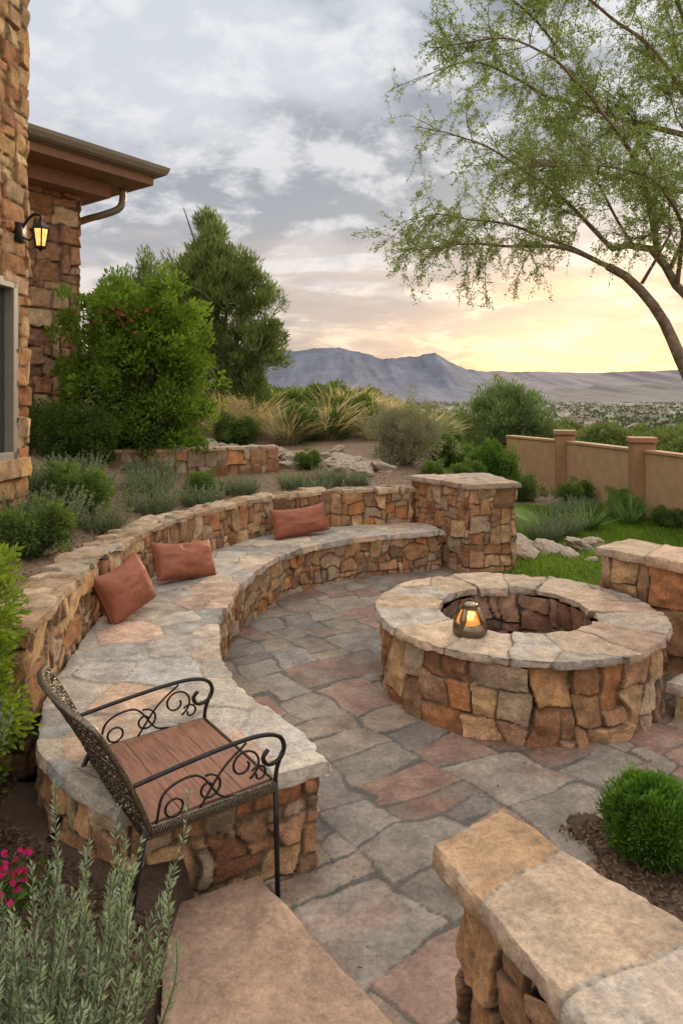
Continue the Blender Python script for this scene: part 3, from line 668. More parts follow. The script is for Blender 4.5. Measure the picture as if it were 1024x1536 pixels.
for i in range(42):
    u=-1+2*(i+.5)/42; ph=i*math.pi
    vv=np.linspace(0,1,44); P_=np.array([bk(u+.02*math.sin(v*22+ph),v) for v in vv]); P_[:,0]+=.007*np.sin(vv*40+ph); mb.tube(P_,.0036,5)
for j in range(20):
    v=(j+.5)/20; uu=np.linspace(-1,1,80); P_=np.array([bk(u,v+.025*math.sin(u*9+j*2.1)) for u in uu]); P_[:,0]+=.009*np.sin(uu*66+j*math.pi); mb.tube(P_,.0042,5)
cpart(mb,'backrest',M_bronzewire)
# ================= foliage generators
def leafq(pos,d,ln,wd,g,col):
    n=len(pos); d=d/(np.linalg.norm(d,axis=1,keepdims=True)+1e-9)
    s=np.cross(d,g.normal(size=(n,3))); s/=np.linalg.norm(s,axis=1,keepdims=True)+1e-9
    ln=np.broadcast_to(ln,(n,))[:,None]; wd=np.broadcast_to(wd,(n,))[:,None]
    V=np.stack([pos,pos+d*ln*.5+s*wd*.5,pos+d*ln,pos+d*ln*.5-s*wd*.5],1).reshape(-1,3)
    F=np.arange(4*n).reshape(n,4); return V,F,np.repeat(col,4,axis=0)
def join(parts):
    V=[];F=[];C=[];n=0
    for v,f,c in parts:
        V.append(v);F.append(np.asarray(f)+n);C.append(c);n+=len(v)
    return np.concatenate(V),np.concatenate(F),np.concatenate(C)
def tubepart(pts,r,n,col):
    V,F=tube(pts,r,n); return V,np.array(F),np.tile(np.array(col,float),(len(V),1))
def bush(lobes,ncl,per,cr,ll,lw,ca,cb,seed,up=.3,lo=.45,stems=True,lobevar=.12,scol=(.12,.09,.06)):
    g=np.random.default_rng(seed); lob=np.array(lobes,float); vol=lob[:,3]*lob[:,4]*lob[:,5]; li=g.choice(len(lob),ncl,p=vol/vol.sum())
    d=g.normal(size=(ncl,3)); d/=np.linalg.norm(d,axis=1,keepdims=True)
    rr=g.uniform(lo**3,1,ncl)**(1/3)*(1+lobevar*g.normal(size=ncl))
    cen=lob[li,:3]+d*lob[li,3:]*rr[:,None]
    cen[:,2]=np.maximum(cen[:,2],.04)
    ct=g.random(ncl)
    idx=np.repeat(np.arange(ncl),per); n=len(idx)
    dd=g.normal(size=(n,3)); dd/=np.linalg.norm(dd,axis=1,keepdims=True)
    crr=cr*(.6+.8*g.random(ncl))[idx]
    pos=cen[idx]+dd*(crr*g.random(n)**.45)[:,None]
    pos[:,2]=np.maximum(pos[:,2],.01)
    outd=d[idx]*.7+dd*.8+g.normal(size=(n,3))*.35+np.array([0,0,up])
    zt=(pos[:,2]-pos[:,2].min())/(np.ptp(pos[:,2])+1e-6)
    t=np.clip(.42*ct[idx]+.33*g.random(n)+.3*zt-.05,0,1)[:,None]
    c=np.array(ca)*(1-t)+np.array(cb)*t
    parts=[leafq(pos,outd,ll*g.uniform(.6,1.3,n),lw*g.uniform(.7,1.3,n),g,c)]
    if stems:
        for i in range(0,ncl,max(1,ncl//50)):
            b=lob[li[i],:3]*np.array([.4,.4,0]); e=cen[i]; m_=(b+e)/2+g.normal(size=3)*.08*np.linalg.norm(e-b)
            parts.append(tubepart(catmull([b,m_,e],n=7),np.linspace(.02,.004,7)*max(.5,lob[0,5]),5,scol))
    return join(parts)
def grass(n,rad,h,w,bend,ca,cb,seed,tilt=.35,seg=4,plume=0):
    g=np.random.default_rng(seed); a=g.uniform(0,2*math.pi,n); r=rad*np.sqrt(g.random(n))
    b=np.stack([r*np.cos(a),r*np.sin(a),np.zeros(n)],1)
    tl=tilt*g.normal(size=(n,2))*.6+b[:,:2]/(rad+1e-6)*tilt
    d=np.concatenate([tl,np.ones((n,1))],1); d/=np.linalg.norm(d,axis=1,keepdims=True)
    L=h*g.uniform(.4,1.15,n); side=np.stack([-np.sin(a+g.normal(size=n)),np.cos(a+g.normal(size=n)),np.zeros(n)],1)
    ts=np.linspace(0,1,seg+1); V=np.zeros((n,seg+1,2,3)); bd=bend*g.uniform(.3,1.4,n)
    hd=d.copy();hd[:,2]=0; hd/=np.linalg.norm(hd,axis=1,keepdims=True)+1e-6
    hd=hd+np.array([.35,0,0])*(1 if plume else 0)
    for i,t in enumerate(ts):
        p=b+d*(L*t)[:,None]+hd*(bd*L*t*t*.5)[:,None]; p[:,2]-=bd*L*t*t*.45
        ww=w*(1-t)**.6*.5+.0006
        if plume and t>.55: ww=w*plume*(math.sin((t-.55)/.45*math.pi)+.15)*.5
        V[:,i,0]=p-side*ww; V[:,i,1]=p+side*ww
    V=V.reshape(n,-1,3); base=np.arange(n)[:,None,None]*(2*(seg+1)); q=np.array([[2*i,2*i+1,2*i+3,2*i+2] for i in range(seg)])[None]
    F=(base+q).reshape(-1,4); t=g.random(n)[:,None]; c=np.array(ca)*(1-t)+np.array(cb)*t
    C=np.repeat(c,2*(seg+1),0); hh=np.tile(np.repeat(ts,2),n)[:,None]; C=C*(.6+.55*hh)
    return V.reshape(-1,3),F,C
def sprigs(ns,nn,rad,h,nl,nw,ca,cb,seed,tilt=.5,spread=.8,scol=(.16,.15,.09)):
    g=np.random.default_rng(seed); parts=[]
    for i in range(ns):
        a=g.uniform(0,6.28); r=rad*math.sqrt(g.random()); b=np.array([r*math.cos(a),r*math.sin(a),0])
        hh=h*g.uniform(.5,1.1); tl=np.array([math.cos(a),math.sin(a)])*tilt*(r/rad)+g.normal(size=2)*.12
        pts=[b]; 
        for k_ in range(1,6):
            t=k_/5; pts.append(b+np.array([tl[0]*hh*(t**1.0)*(1-.25*t),tl[1]*hh*t*(1-.25*t),hh*t])+np.append(g.normal(size=2)*.008,0))
        pts=catmull(pts,n=14); parts.append(tubepart(pts,np.linspace(.0035,.0012,14),4,scol))
        m=int(nn*g.uniform(.7,1.2)); t=g.uniform(.12,1.0,m); ii=t*13; i0=np.minimum(ii.astype(int),12); f=(ii-i0)[:,None]
        pos=pts[i0]*(1-f)+pts[i0+1]*f; ax=pts[i0+1]-pts[i0]; ax/=np.linalg.norm(ax,axis=1,keepdims=True)
        rd=g.normal(size=(m,3)); rd-=ax*(rd*ax).sum(1,keepdims=True); rd/=np.linalg.norm(rd,axis=1,keepdims=True)
        d=rd*spread+ax*.9; tt=np.clip(g.random(m)*.6+t*.4,0,1)[:,None]
        parts.append(leafq(pos,d,nl*g.uniform(.6,1.2,m)*(1.15-.5*t),nw,g,np.array(ca)*(1-tt)+np.array(cb)*tt))
    return join(parts)
def place(name,data,loc,mat,label,cat,group=None,scale=(1,1,1),rz=0,kind=None):
    V,F,C=data; o=mk(name,V,F,mat,None,C); o.location=loc; o.scale=scale; o.rotation_euler=(0,0,rz); tag(o,label,cat,group,kind); return o
def copyof(o,loc,s=1,rz=0,label=None):
    c=o.copy(); COL.objects.link(c); c.location=loc; c.scale=(s,s,s) if np.isscalar(s) else s; c.rotation_euler=(0,0,rz)
    if label: c['label']=label
    return c
def gz(x,y): return float(ground_z(np.array([x]),np.array([y]))[0])
g=np.random.default_rng(78); lob=[(0,0,1.1,.85,.7,.9),(.1,0,1.75,.7,.55,.55),(.0,-.1,.35,.9,.6,.4)]
for i in range(30):
    a=g.uniform(0,6.28); r=g.uniform(.35,1.0); lob.append((r*math.cos(a),r*math.sin(a)*.8,g.uniform(.4,2.45)-.15*r,.23,.22,g.uniform(.25,.45)))
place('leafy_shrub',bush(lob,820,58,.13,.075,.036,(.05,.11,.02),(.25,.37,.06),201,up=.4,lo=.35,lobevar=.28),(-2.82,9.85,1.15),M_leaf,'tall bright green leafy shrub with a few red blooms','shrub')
g=np.random.default_rng(3); n=30; pos=np.array([-2.75,8.98,3.0])+g.normal(size=(n,3))*np.array([.16,.06,.09])
V,F,C=leafq(pos,g.normal(size=(n,3)),.05,.04,g,np.tile([.40,.06,.08],(n,1)))
o=mk('red_blossom',V,F,M_leaf,None,C); tag(o,'loose cluster of small red shrub blossoms','flowers',None,'stuff')
def juniper(loc,lobes,seed,label,ncl,ca,cb):
    e=empty('juniper_tree',loc,label,'tree')
    V,F,C=bush(lobes,ncl,60,.15,.13,.022,ca,cb,seed,up=1.4,stems=False,lo=.35,lobevar=.25)
    c=mk('crown',V,F,M_needle,None,C); c.parent=e
    g=np.random.default_rng(seed); parts=[tubepart(catmull([(-.35,0,-.3),(-.25,0,.5),(-.05,.05,1.4),(.15,0,2.6)],n=14),np.linspace(.11,.03,14),8,(.16,.12,.09))]
    for i in range(14):
        l=lobes[i%len(lobes)]; parts.append(tubepart(catmull([(-.2,0,.3+.1*i),((l[0])*.5,l[1]*.5,l[2]*.6+.2),(l[0]+g.normal()*.2,l[1],l[2]+.3)],n=8),np.linspace(.05,.01,8),6,(.16,.12,.09)))
    V,F,C=join(parts); t=mk('trunk',V,F,M_bark,None,C); t.parent=e
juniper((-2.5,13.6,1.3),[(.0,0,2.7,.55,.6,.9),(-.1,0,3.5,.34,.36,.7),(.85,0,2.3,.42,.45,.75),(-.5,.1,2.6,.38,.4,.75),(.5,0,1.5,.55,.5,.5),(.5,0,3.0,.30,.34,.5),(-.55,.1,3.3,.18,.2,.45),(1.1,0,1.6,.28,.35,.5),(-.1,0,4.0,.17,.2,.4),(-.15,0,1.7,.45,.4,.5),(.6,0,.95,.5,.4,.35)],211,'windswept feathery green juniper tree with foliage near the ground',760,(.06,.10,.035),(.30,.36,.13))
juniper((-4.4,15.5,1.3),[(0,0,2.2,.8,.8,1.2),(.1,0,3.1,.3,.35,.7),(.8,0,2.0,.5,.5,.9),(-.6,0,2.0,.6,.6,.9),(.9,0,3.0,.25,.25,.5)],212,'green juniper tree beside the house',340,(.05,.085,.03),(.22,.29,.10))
place('clipped_hedge',bush([(0,0,.35,.75,.4,.38),(.5,0,.3,.5,.4,.33),(-.5,0,.35,.5,.4,.36)],240,80,.10,.045,.024,(.03,.06,.015),(.11,.18,.04),221),(-3.75,8.75,1.15),M_leaf,'low dark green rounded hedge at the house wall','hedge')
sage=sprigs(120,60,.20,.30,.036,.0065,(.10,.14,.075),(.29,.35,.235),231,tilt=.9)
sg=None
lav=[(-2.45,5.7,1.15),(-2.15,6.2,.85),(-2.7,7.0,1.2),(-2.0,7.3,.95),(-2.25,8.1,1.05),(-1.6,8.0,.85),(-1.25,8.7,.8),(-.6,9.0,.75),(-.15,9.2,.75),(-3.0,7.9,1.0),(-3.05,6.7,1.1),(-.3,8.75,.6),(-2.4,8.9,1.0),(.2,9.2,.6)]
for i,(x,y,s) in enumerate(lav):
    if sg is None: sg=place('sage_shrub',sage,(x,y,gz(x,y)-.02),M_needle,'low grey green sage shrub in garden bed','sage shrub','sage shrubs behind the wall',(s,s,s))
    else: copyof(sg,(x,y,gz(x,y)-.02),s,i*1.7)
gsh=bush([(0,0,.2,.28,.28,.2),(.15,.1,.3,.15,.15,.16),(-.12,-.1,.28,.16,.15,.15)],110,50,.065,.045,.018,(.05,.09,.03),(.18,.26,.08),232,lobevar=.25); s0=None
for i,(x,y,s) in enumerate([(-2.25,5.1,.8),(-2.45,6.5,1.0),(-1.7,8.45,.7),(-.5,10.3,.6),(-2.3,10.4,.9),(-.75,12.9,1.5),(.2,14.2,1.6),(-1.9,12.6,1.2),(-.1,13.2,1.2),(-1.3,14.6,1.7),(.9,13.4,1.3),(-.5,15.5,1.9)]):
    if s0 is None: s0=place('garden_shrub',gsh,(x,y,gz(x,y)),M_leaf,'small mounded green shrub in the planting bed','shrub','small mounded green shrubs',(s,s,s))
    else: copyof(s0,(x,y,gz(x,y)),s,i*2.1)
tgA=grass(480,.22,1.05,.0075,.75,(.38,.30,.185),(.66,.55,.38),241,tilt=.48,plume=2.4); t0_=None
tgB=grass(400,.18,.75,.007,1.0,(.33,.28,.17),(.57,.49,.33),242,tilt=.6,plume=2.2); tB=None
g=np.random.default_rng(24); spots=[]
for i in range(400):
    x=g.uniform(-2.6,1.9); y=g.uniform(12.5,17.4)
    if x/y<-.185 or x/y>.13: continue
    if x>.4 and y<13: continue
    if all((x-a)**2+(y-b)**2>.42 for a,b in spots): spots.append((x,y))
print('grass',len(spots))
for i,(x,y) in enumerate(spots[:34]):
    s=g.uniform(.6,1.15); sc=(s,s,s*g.uniform(.8,1.15))
    if i%5 in(0,1,3):
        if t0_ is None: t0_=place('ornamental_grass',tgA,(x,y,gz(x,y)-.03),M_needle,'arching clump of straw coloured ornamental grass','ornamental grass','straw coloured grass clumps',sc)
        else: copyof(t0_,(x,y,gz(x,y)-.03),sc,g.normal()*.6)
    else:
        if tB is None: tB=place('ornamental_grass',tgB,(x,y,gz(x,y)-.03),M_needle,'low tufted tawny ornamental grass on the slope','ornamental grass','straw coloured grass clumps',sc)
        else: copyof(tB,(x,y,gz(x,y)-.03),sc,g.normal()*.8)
place('grey_shrub',bush([(0,0,.45,.55,.55,.42),(.2,0,.7,.35,.35,.35),(-.3,0,.65,.25,.3,.3)],230,70,.12,.055,.013,(.15,.155,.105),(.36,.36,.27),251,up=.8,lobevar=.2),(1.0,11.0,gz(1.0,11.0)-.05),M_needle,'airy silver grey desert shrub','shrub')
place('round_bush',bush([(0,0,.45,.45,.45,.45),(.1,0,.65,.3,.3,.3)],240,75,.09,.045,.024,(.035,.08,.018),(.16,.26,.06),252,up=.3),(2.6,12.2,gz(2.6,12.2)-.05),M_leaf,'dense rounded dark green bush','bush')
place('mesquite_bush',bush([(0,0,1.2,.8,.8,.7),(-.8,0,.9,.55,.7,.55),(.9,0,.9,.6,.7,.55),(.1,0,1.9,.4,.45,.5),(-.5,0,1.6,.35,.4,.45),(.65,0,1.5,.4,.45,.45)],400,55,.2,.12,.03,(.07,.12,.05),(.27,.35,.15),253,up=1.2,lobevar=.28),(4.65,20.0,gz(4.65,20)+.1),M_needle,'broad feathery green desert tree beyond the wall','bush')
for x,y,s in((2.0,11.2,.8),(2.2,13.1,1.1),(3.3,12.8,.9),(4.1,12.3,.9),(4.45,11.1,.9),(1.7,12.8,1.1),(1.3,10.0,.6),(3.0,14,1.3),(1.9,14.2,1.4),(4.85,10.4,.6)):
    copyof(s0,(x,y,gz(x,y)),s*1.1,x*3)
for x,y,s in((3.05,9.8,1.1),(2.75,9.5,.9),(3.6,11.2,.9),(2.2,9.7,.8),(4.0,11.7,.9)):
    copyof(sg,(x,y,gz(x,y)),s,y*3)
place('yucca_plant',grass(150,.08,.5,.022,.25,(.09,.15,.05),(.24,.33,.14),261,tilt=.95),(3.6,10.2,gz(3.6,10.2)),M_needle,'spiky green yucca rosette by the lawn','yucca')
place('spiky_plant',grass(110,.08,.55,.022,.2,(.09,.18,.05),(.20,.32,.10),262,tilt=.5),(4.35,10.6,gz(4.35,10.6)),M_needle,'upright spiky green plant by the stucco wall','plant')
hb=bush([(0,0,.42,.55,.55,.38),(.3,.1,.6,.3,.3,.3),(-.35,0,.45,.35,.35,.3),(0,.1,.75,.22,.22,.22)],120,45,.14,.10,.05,(.05,.075,.03),(.20,.24,.095),271,lobevar=.2); h0=None
g=np.random.default_rng(27)
for i in range(190):
    if i<75: y=g.uniform(17.6,28); x=g.uniform(-.16,.50)*y
    else: y=28+g.random()**1.2*90; x=g.uniform(-.25,.55)*y
    s=g.uniform(.7,1.4)*(1+.015*y)
    tt_=max(0,min(1,(x/y+.02)/.24))
    top=gz(x,y)+.95*s; lim=2-y*(-18+g.uniform(-8,14)+ (66)*tt_)/1050
    if top>lim: s=max(.5,(lim-gz(x,y))/.95)
    if 3.0<x<7 and 17<y<20: continue
    if h0 is None: h0=place('hillside_bush',hb,(x,y,gz(x,y)-.1),M_leaf,'dark green scrub bush on the hillside','bush','hillside scrub bushes',(s,s,s))
    else: copyof(h0,(x,y,gz(x,y)-.1),(s*1.15,s*1.15,s*g.uniform(.8,1.1)),g.uniform(0,6))
g=np.random.default_rng(28); n=8500; y=280+g.random(n)**1.6*3400; x=g.uniform(-.4,.62,n)*y; k_=fbm(xyz(x,y*.3),.006,4,9)<.24; x=x[k_];y=y[k_]; n=len(x)
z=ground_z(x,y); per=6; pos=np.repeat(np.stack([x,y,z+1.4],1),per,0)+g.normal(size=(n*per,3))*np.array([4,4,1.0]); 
hz=np.clip(pos[:,1]/3200,0,1)[:,None]*.75; c=np.array([.055,.085,.04])*(1-hz)+np.array([.13,.14,.14])*hz; c=c*g.uniform(.6,1.3,(n*per,1))  # far trees: haze mixed into the leaf colour with distance
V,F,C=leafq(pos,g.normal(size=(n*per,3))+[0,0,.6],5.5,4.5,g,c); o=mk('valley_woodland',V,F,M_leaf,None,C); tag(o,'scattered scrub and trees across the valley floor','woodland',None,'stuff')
M_hw=plain('pale_render',(.55,.48,.40),.9,0,.1,1); mb=MB(); mb.box((0,0,1.6),(12,9,3.6)); V,F=[(-6.5,-5,3.4),(6.5,-5,3.4),(6.5,5,3.4),(-6.5,5,3.4),(-5,0,5.6),(5,0,5.6)],[[0,1,5,4],[1,2,5],[2,3,4,5],[3,0,4],[3,2,1,0]]
h=None
for i in range(100):
    y=g.uniform(480,2600); x=g.uniform(.13,.52)*y; s=g.uniform(.8,1.8); L_=(x,y,gz(x,y))
    if h is None:
        h=mb.obj('valley_house',M_hw); m2=MB(); m2.add(V,F); rf=m2.obj('roof',M_roof); rf.parent=h
        tag(h,'distant pale house on the valley floor','house','distant valley houses'); h.location=L_; h.scale=(s,s,s)
    else:
        c_=copyof(h,L_,s,g.uniform(0,3)); r2=rf.copy(); COL.objects.link(r2); r2.parent=c_
def ridge(name,Xs,Zs,Y,depth,base,col,seed,rough,label,nu=500,nv=50,gl_=.35):
    X=np.linspace(Xs[0],Xs[-1],nu); Zr=np.interp(X,Xs,Zs)+fbm(xyz(X,X*0),1/120.,4,seed)*rough
    t=np.linspace(0,1,nv); XX,TT=np.meshgrid(X,t,indexing='ij'); YY=Y-depth*(1-TT)
    prof=TT**1.5
    gul=np.abs(fbm(xyz(XX/220,TT*1.1),1.0,5,seed+4))
    Z=base+(Zr[:,None]-base)*prof*(1-gl_*gul*np.sin(TT*math.pi)**.7)
    YY=YY+fbm(xyz(XX,TT*300),1/200.,3,seed+8)*depth*.05
    nz_=fbm(xyz(XX/90,TT*6),1,4,seed+6)[...,None]
    C=np.array(col)*(1+.2*nz_-.3*gul[...,None])  # col carries the bluish grey of aerial haze, painted into the slopes
    A=np.arange(nu*nv).reshape(nu,nv); F=np.stack([A[:-1,:-1],A[1:,:-1],A[1:,1:],A[:-1,1:]],-1).reshape(-1,4)
    o=mk(name,np.stack([XX,YY,Z],-1),F,M_far,None,C.reshape(-1,3)); tag(o,label,'mountain',None,'structure')
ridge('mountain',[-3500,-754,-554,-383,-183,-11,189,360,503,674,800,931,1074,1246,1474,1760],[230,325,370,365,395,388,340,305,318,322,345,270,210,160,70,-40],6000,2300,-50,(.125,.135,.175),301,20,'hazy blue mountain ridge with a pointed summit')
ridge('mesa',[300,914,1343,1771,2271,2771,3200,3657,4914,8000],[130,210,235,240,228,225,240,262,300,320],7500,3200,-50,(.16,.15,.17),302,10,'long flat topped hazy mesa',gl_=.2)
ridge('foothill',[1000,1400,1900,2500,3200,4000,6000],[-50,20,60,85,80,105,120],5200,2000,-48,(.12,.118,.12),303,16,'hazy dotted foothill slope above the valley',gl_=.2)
import bmesh
def rockmesh(seed):
    bm=bmesh.new(); bmesh.ops.create_icosphere(bm,subdivisions=4,radius=1); V=np.array([v.co[:] for v in bm.verts]); 
    d=1+.40*fbm(V+seed*7,1.3,3,seed)+.09*fbm(V,4,3,seed); d=np.floor(d*7)/7*.55+d*.45
    V=V*d[:,None]*np.array([1.1,.8,.38])
    for v,c in zip(bm.verts,V): v.co=c
    me=bpy.data.meshes.new('rock'); bm.to_mesh(me); bm.free(); me.materials.append(M_rock); 
    return me
rms=[rockmesh(i) for i in range(5)]
g=np.random.default_rng(31)
RK=[(2.2,8.55,.26),(2.6,8.8,.22),(2.8,8.5,.16),(3.05,9.0,.22),(2.3,9.05,.25),(2.1,9.3,.2),(3.3,9.25,.17),(2.95,8.3,.10),(3.4,8.9,.14)]
for i in range(150):
    t=i/150; x=-2.9+3.5*t+g.normal()*.12; y=12.3-1.9*t+g.normal()*.26; RK.append((x,y,g.uniform(.08,.22)))
for i,(x,y,s) in enumerate(RK):
    o=bpy.data.objects.new('garden_rock',rms[i%5]); COL.objects.link(o); o.location=(x,y,gz(x,y)+s*.12); o.scale=(s,s,s); o.rotation_euler=(g.normal()*.2,g.normal()*.2,g.uniform(0,6))
    tag(o,'pale flat sandstone boulder beside the lawn' if i<9 else 'pale weathered rock in the dry garden swale','rock','boulders by the lawn' if i<9 else 'swale rocks')
g=np.random.default_rng(41); n=60000; x=g.uniform(1.75,6.0,n); y=g.uniform(5.6,12.3,n); k_=((y>7.0)|(x>3.0))&(x>1.85+.45*sstep(8.0,8.8,y))&~((y>8.6+.3*np.sin(x*3))&(y<9.3)&(x<3.6)); x=x[k_];y=y[k_];n=len(x)
pos=np.stack([x,y,np.zeros(n)+.005],1); t=np.clip(g.random(n)*.7+.3*fbm(pos,1.2,2,5),0,1)[:,None]
V,F,C=leafq(pos,g.normal(size=(n,3))*.35+[0,0,1],g.uniform(.04,.075,n),.011,g,np.array([.08,.14,.02])*(1-t)+np.array([.24,.34,.05])*t)
o=mk('lawn_grass',V,F,M_leaf,None,C); tag(o,'short bright green lawn grass','grass',None,'stuff')
def mulch(x,y,zoff,label,seed):
    g=np.random.default_rng(seed); n=len(x); z=ground_z(x,y)+zoff; pos=np.stack([x,y,z],1)
    t=g.random(n)[:,None]; V,F,C=leafq(pos,g.normal(size=(n,3))*[1,1,.45],g.uniform(.012,.035,n),g.uniform(.008,.016,n),g,np.array([.06,.038,.025])*(1-t)+np.array([.28,.19,.13])*t)
    o=mk('mulch',V,F,M_needle,None,C,False); tag(o,label,'mulch',None,'stuff')
g=np.random.default_rng(43); n=26000; x=g.uniform(-2.2,-.57,n); y=g.uniform(1.1,3.35,n); k_=~((y>2.52+(-.8-x)*.7)&(x>-1.5)); mulch(x[k_],y[k_],.006,'brown bark mulch around the sage and chair',1)
n=14000; x=g.uniform(1.08,2.6,n); y=g.uniform(1.4,3.2,n); mulch(x,y,.006,'brown gravel mulch around the round shrub',2)
n=2500; t=g.random(n); x=np.where(t<.5,1.06+.05*np.sin(9*(1.4+3.6*t))+g.normal(size=n)*.03,1.1+(t-.5)*3); y=np.where(t<.5,1.4+3.6*t,3.2+.05*np.sin(x*7)+g.normal(size=n)*.03)
pos=np.stack([x,y,np.full(n,.022)],1); tt_=g.random(n)[:,None]; V,F,C=leafq(pos,g.normal(size=(n,3))*[1,1,.3],g.uniform(.012,.03,n),.012,g,np.array([.06,.038,.025])*(1-tt_)+np.array([.28,.19,.13])*tt_); o=mk('mulch',V,F,M_needle,None,C,False); tag(o,'spilled gravel mulch along the bed edge','mulch',None,'stuff')
g=np.random.default_rng(63); n=220; x=g.uniform(-.7,2.0,n); y=g.uniform(1.8,7.8,n); pos=np.stack([x,y,np.full(n,.016)],1); tt_=g.random(n)[:,None]
V,F,C=leafq(pos,g.normal(size=(n,3))*[1,1,.12],g.uniform(.012,.03,n),.009,g,np.array([.16,.11,.05])*(1-tt_)+np.array([.30,.24,.10])*tt_); o=mk('fallen_leaves',V,F,M_needle,None,C,False); tag(o,'tiny dry leaves scattered over the paving','fallen leaves',None,'stuff')
g=np.random.default_rng(44); n=18000; x=g.uniform(-3.4,1.0,n); y=g.uniform(3.6,10.5,n); zz=ground_z(x,y); k_=zz>.5; mulch(x[k_],y[k_],.004,'dry litter on the raised planting bed',3)
# ================= foreground plants
place('rosemary_shrub',sprigs(120,160,.26,.58,.035,.0055,(.11,.15,.085),(.33,.40,.285),401,tilt=.40),(-.78,1.73,.17),M_needle,'tall silvery green rosemary stems at the path edge','rosemary')
place('round_shrub',bush([(0,0,.16,.18,.18,.155)],400,65,.036,.024,.007,(.03,.08,.013),(.15,.28,.045),402,up=.7,lo=.55,lobevar=.05),(1.32,2.97,.03),M_needle,'small ball shaped bright green shrub in mulch','shrub')
place('flowering_shrub',bush([(0,0,.75,.28,.3,.42),(.0,.1,.35,.24,.25,.3),(-.08,0,1.1,.2,.25,.22)],300,60,.08,.04,.02,(.07,.13,.02),(.30,.38,.07),403,up=.3,lobevar=.2),(-1.71,3.02,.2),M_leaf,'tall yellow green leafy shrub at the wall end','shrub')
place('silver_shrub',sprigs(34,80,.09,.34,.04,.008,(.15,.19,.10),(.34,.40,.27),404,tilt=.6),(-1.58,2.92,.4),M_needle,'silvery sprigs beside the stone bench','shrub')
place('leafy_groundcover',bush([(0,0,.12,.17,.17,.16)],70,50,.05,.04,.02,(.07,.12,.02),(.25,.34,.07),405),(-1.54,2.7,.18),M_leaf,'low green leafy plant in the mulch','plant')
g=np.random.default_rng(46); n=60; pos=np.array([-1.17,2.42,.33])+g.normal(size=(n,3))*[.05,.05,.02]; parts=[leafq(pos,g.normal(size=(n,3))+[0,0,.5],.028,.022,g,np.tile([.62,.03,.18],(n,1)))]
n=160; pos=np.array([-1.17,2.42,.25])+g.normal(size=(n,3))*[.06,.06,.03]; parts.append(leafq(pos,g.normal(size=(n,3))+[0,0,.8],.05,.02,g,np.tile([.08,.15,.03],(n,1))))
V,F,C=join(parts); o=mk('pink_flowers',V,F,M_leaf,None,C); tag(o,'small magenta flowering ground cover in mulch','flowers',None,'stuff')
# ================= mesquite tree
tree=empty('desert_tree',(4.3,7.0,0),'spreading fine leaved mesquite tree with bent trunk','tree')
g=np.random.default_rng(52); tp=[]; lp=[];ld=[]
BC=(.15,.11,.08)
def branch(pts,r0,r1,n=14,sides=8):
    P_=catmull(pts,n=n); tp.append(tubepart(P_,np.linspace(r0,r1,n),sides,BC)); return P_
branch([(4.35,7.0,-.1),(3.95,7.0,1.2),(3.45,7.0,2.2),(3.20,7.0,2.75),(2.90,7.0,3.12),(2.66,7.0,3.27)],.10,.04,20,10)
branch([(4.4,7.1,-.1),(4.3,7.1,1.5),(3.85,7.1,2.6),(3.40,7.1,3.08),(3.20,7.1,3.42),(2.95,7.1,3.50),(2.7,7.0,3.45)],.10,.03,20,10)
branch([(4.4,7.1,1.2),(4.5,7.2,3.0),(4.1,7.2,4.0),(3.75,7.2,4.6)],.08,.045,14,10)
limbs=[]
def limb(pts,r0=.024):
    P_=catmull(pts,n=30); P_=P_+np.stack([fbm(P_,1.8,2,int(r0*1e4)+len(limbs)*7+q) for q in range(3)],1)*.12*np.linspace(0,1,30)[:,None]
    tp.append(tubepart(P_,np.linspace(r0,.003,30),6,BC)); limbs.append(P_)
limb([(2.66,7.0,3.27),(2.2,6.9,3.42),(1.6,6.8,3.42),(1.1,6.7,3.38),(.55,6.6,3.3)])
limb([(2.66,7.0,3.27),(2.3,7.4,3.6),(1.6,7.6,3.85),(1.0,7.6,3.9),(.6,7.6,3.85)])
limb([(2.7,7.0,3.45),(2.2,7.0,3.95),(1.6,6.9,4.3),(1.1,6.9,4.5),(.7,6.8,4.55)])
limb([(3.2,7.1,3.42),(2.8,6.6,4.1),(2.2,6.3,4.7),(1.5,6.2,5.1),(.75,6.1,5.0)],.03)
limb([(3.75,7.2,4.6),(3.3,7.0,5.2),(2.7,6.9,5.7),(2.1,6.8,6.0),(1.5,6.8,6.3)],.033)
limb([(3.75,7.2,4.6),(3.0,7.4,4.9),(2.2,7.5,5.2),(1.4,7.4,5.5),(.8,7.4,5.35)],.033)
limb([(3.4,7.1,3.08),(3.2,6.6,3.6),(2.7,6.2,3.9),(2.0,6.0,4.0),(1.3,5.9,3.9)])
limb([(3.75,7.2,4.6),(3.4,6.9,5.6),(3.0,6.8,6.4),(2.6,6.8,7.0)],.033)
limb([(4.1,7.2,4.0),(3.5,7.8,4.3),(2.8,8.0,4.5),(2.0,8.0,4.6)],.03)
limb([(3.75,7.2,4.6),(3.7,7.6,5.6),(3.5,7.8,6.6)],.033)
limb([(3.2,7.1,3.42),(3.3,7.4,4.2),(3.0,7.4,5.0),(2.5,7.5,5.4)],.025)
limb([(3.0,7.0,3.1),(3.1,6.7,3.5),(3.0,6.5,3.5),(2.6,6.4,3.45)],.02)
limb([(3.3,7.1,3.2),(3.5,6.9,3.9),(3.4,6.8,4.5),(3.0,6.7,5.0)],.025)
limb([(2.9,7.0,3.5),(2.6,6.8,3.8),(2.3,6.7,4.2),(1.9,6.7,4.7)],.018)
limb([(2.2,6.9,5.3),(1.8,6.8,5.7),(1.2,6.7,6.0),(.9,6.7,6.2)],.016)
def nrm(v): return v/np.linalg.norm(v)
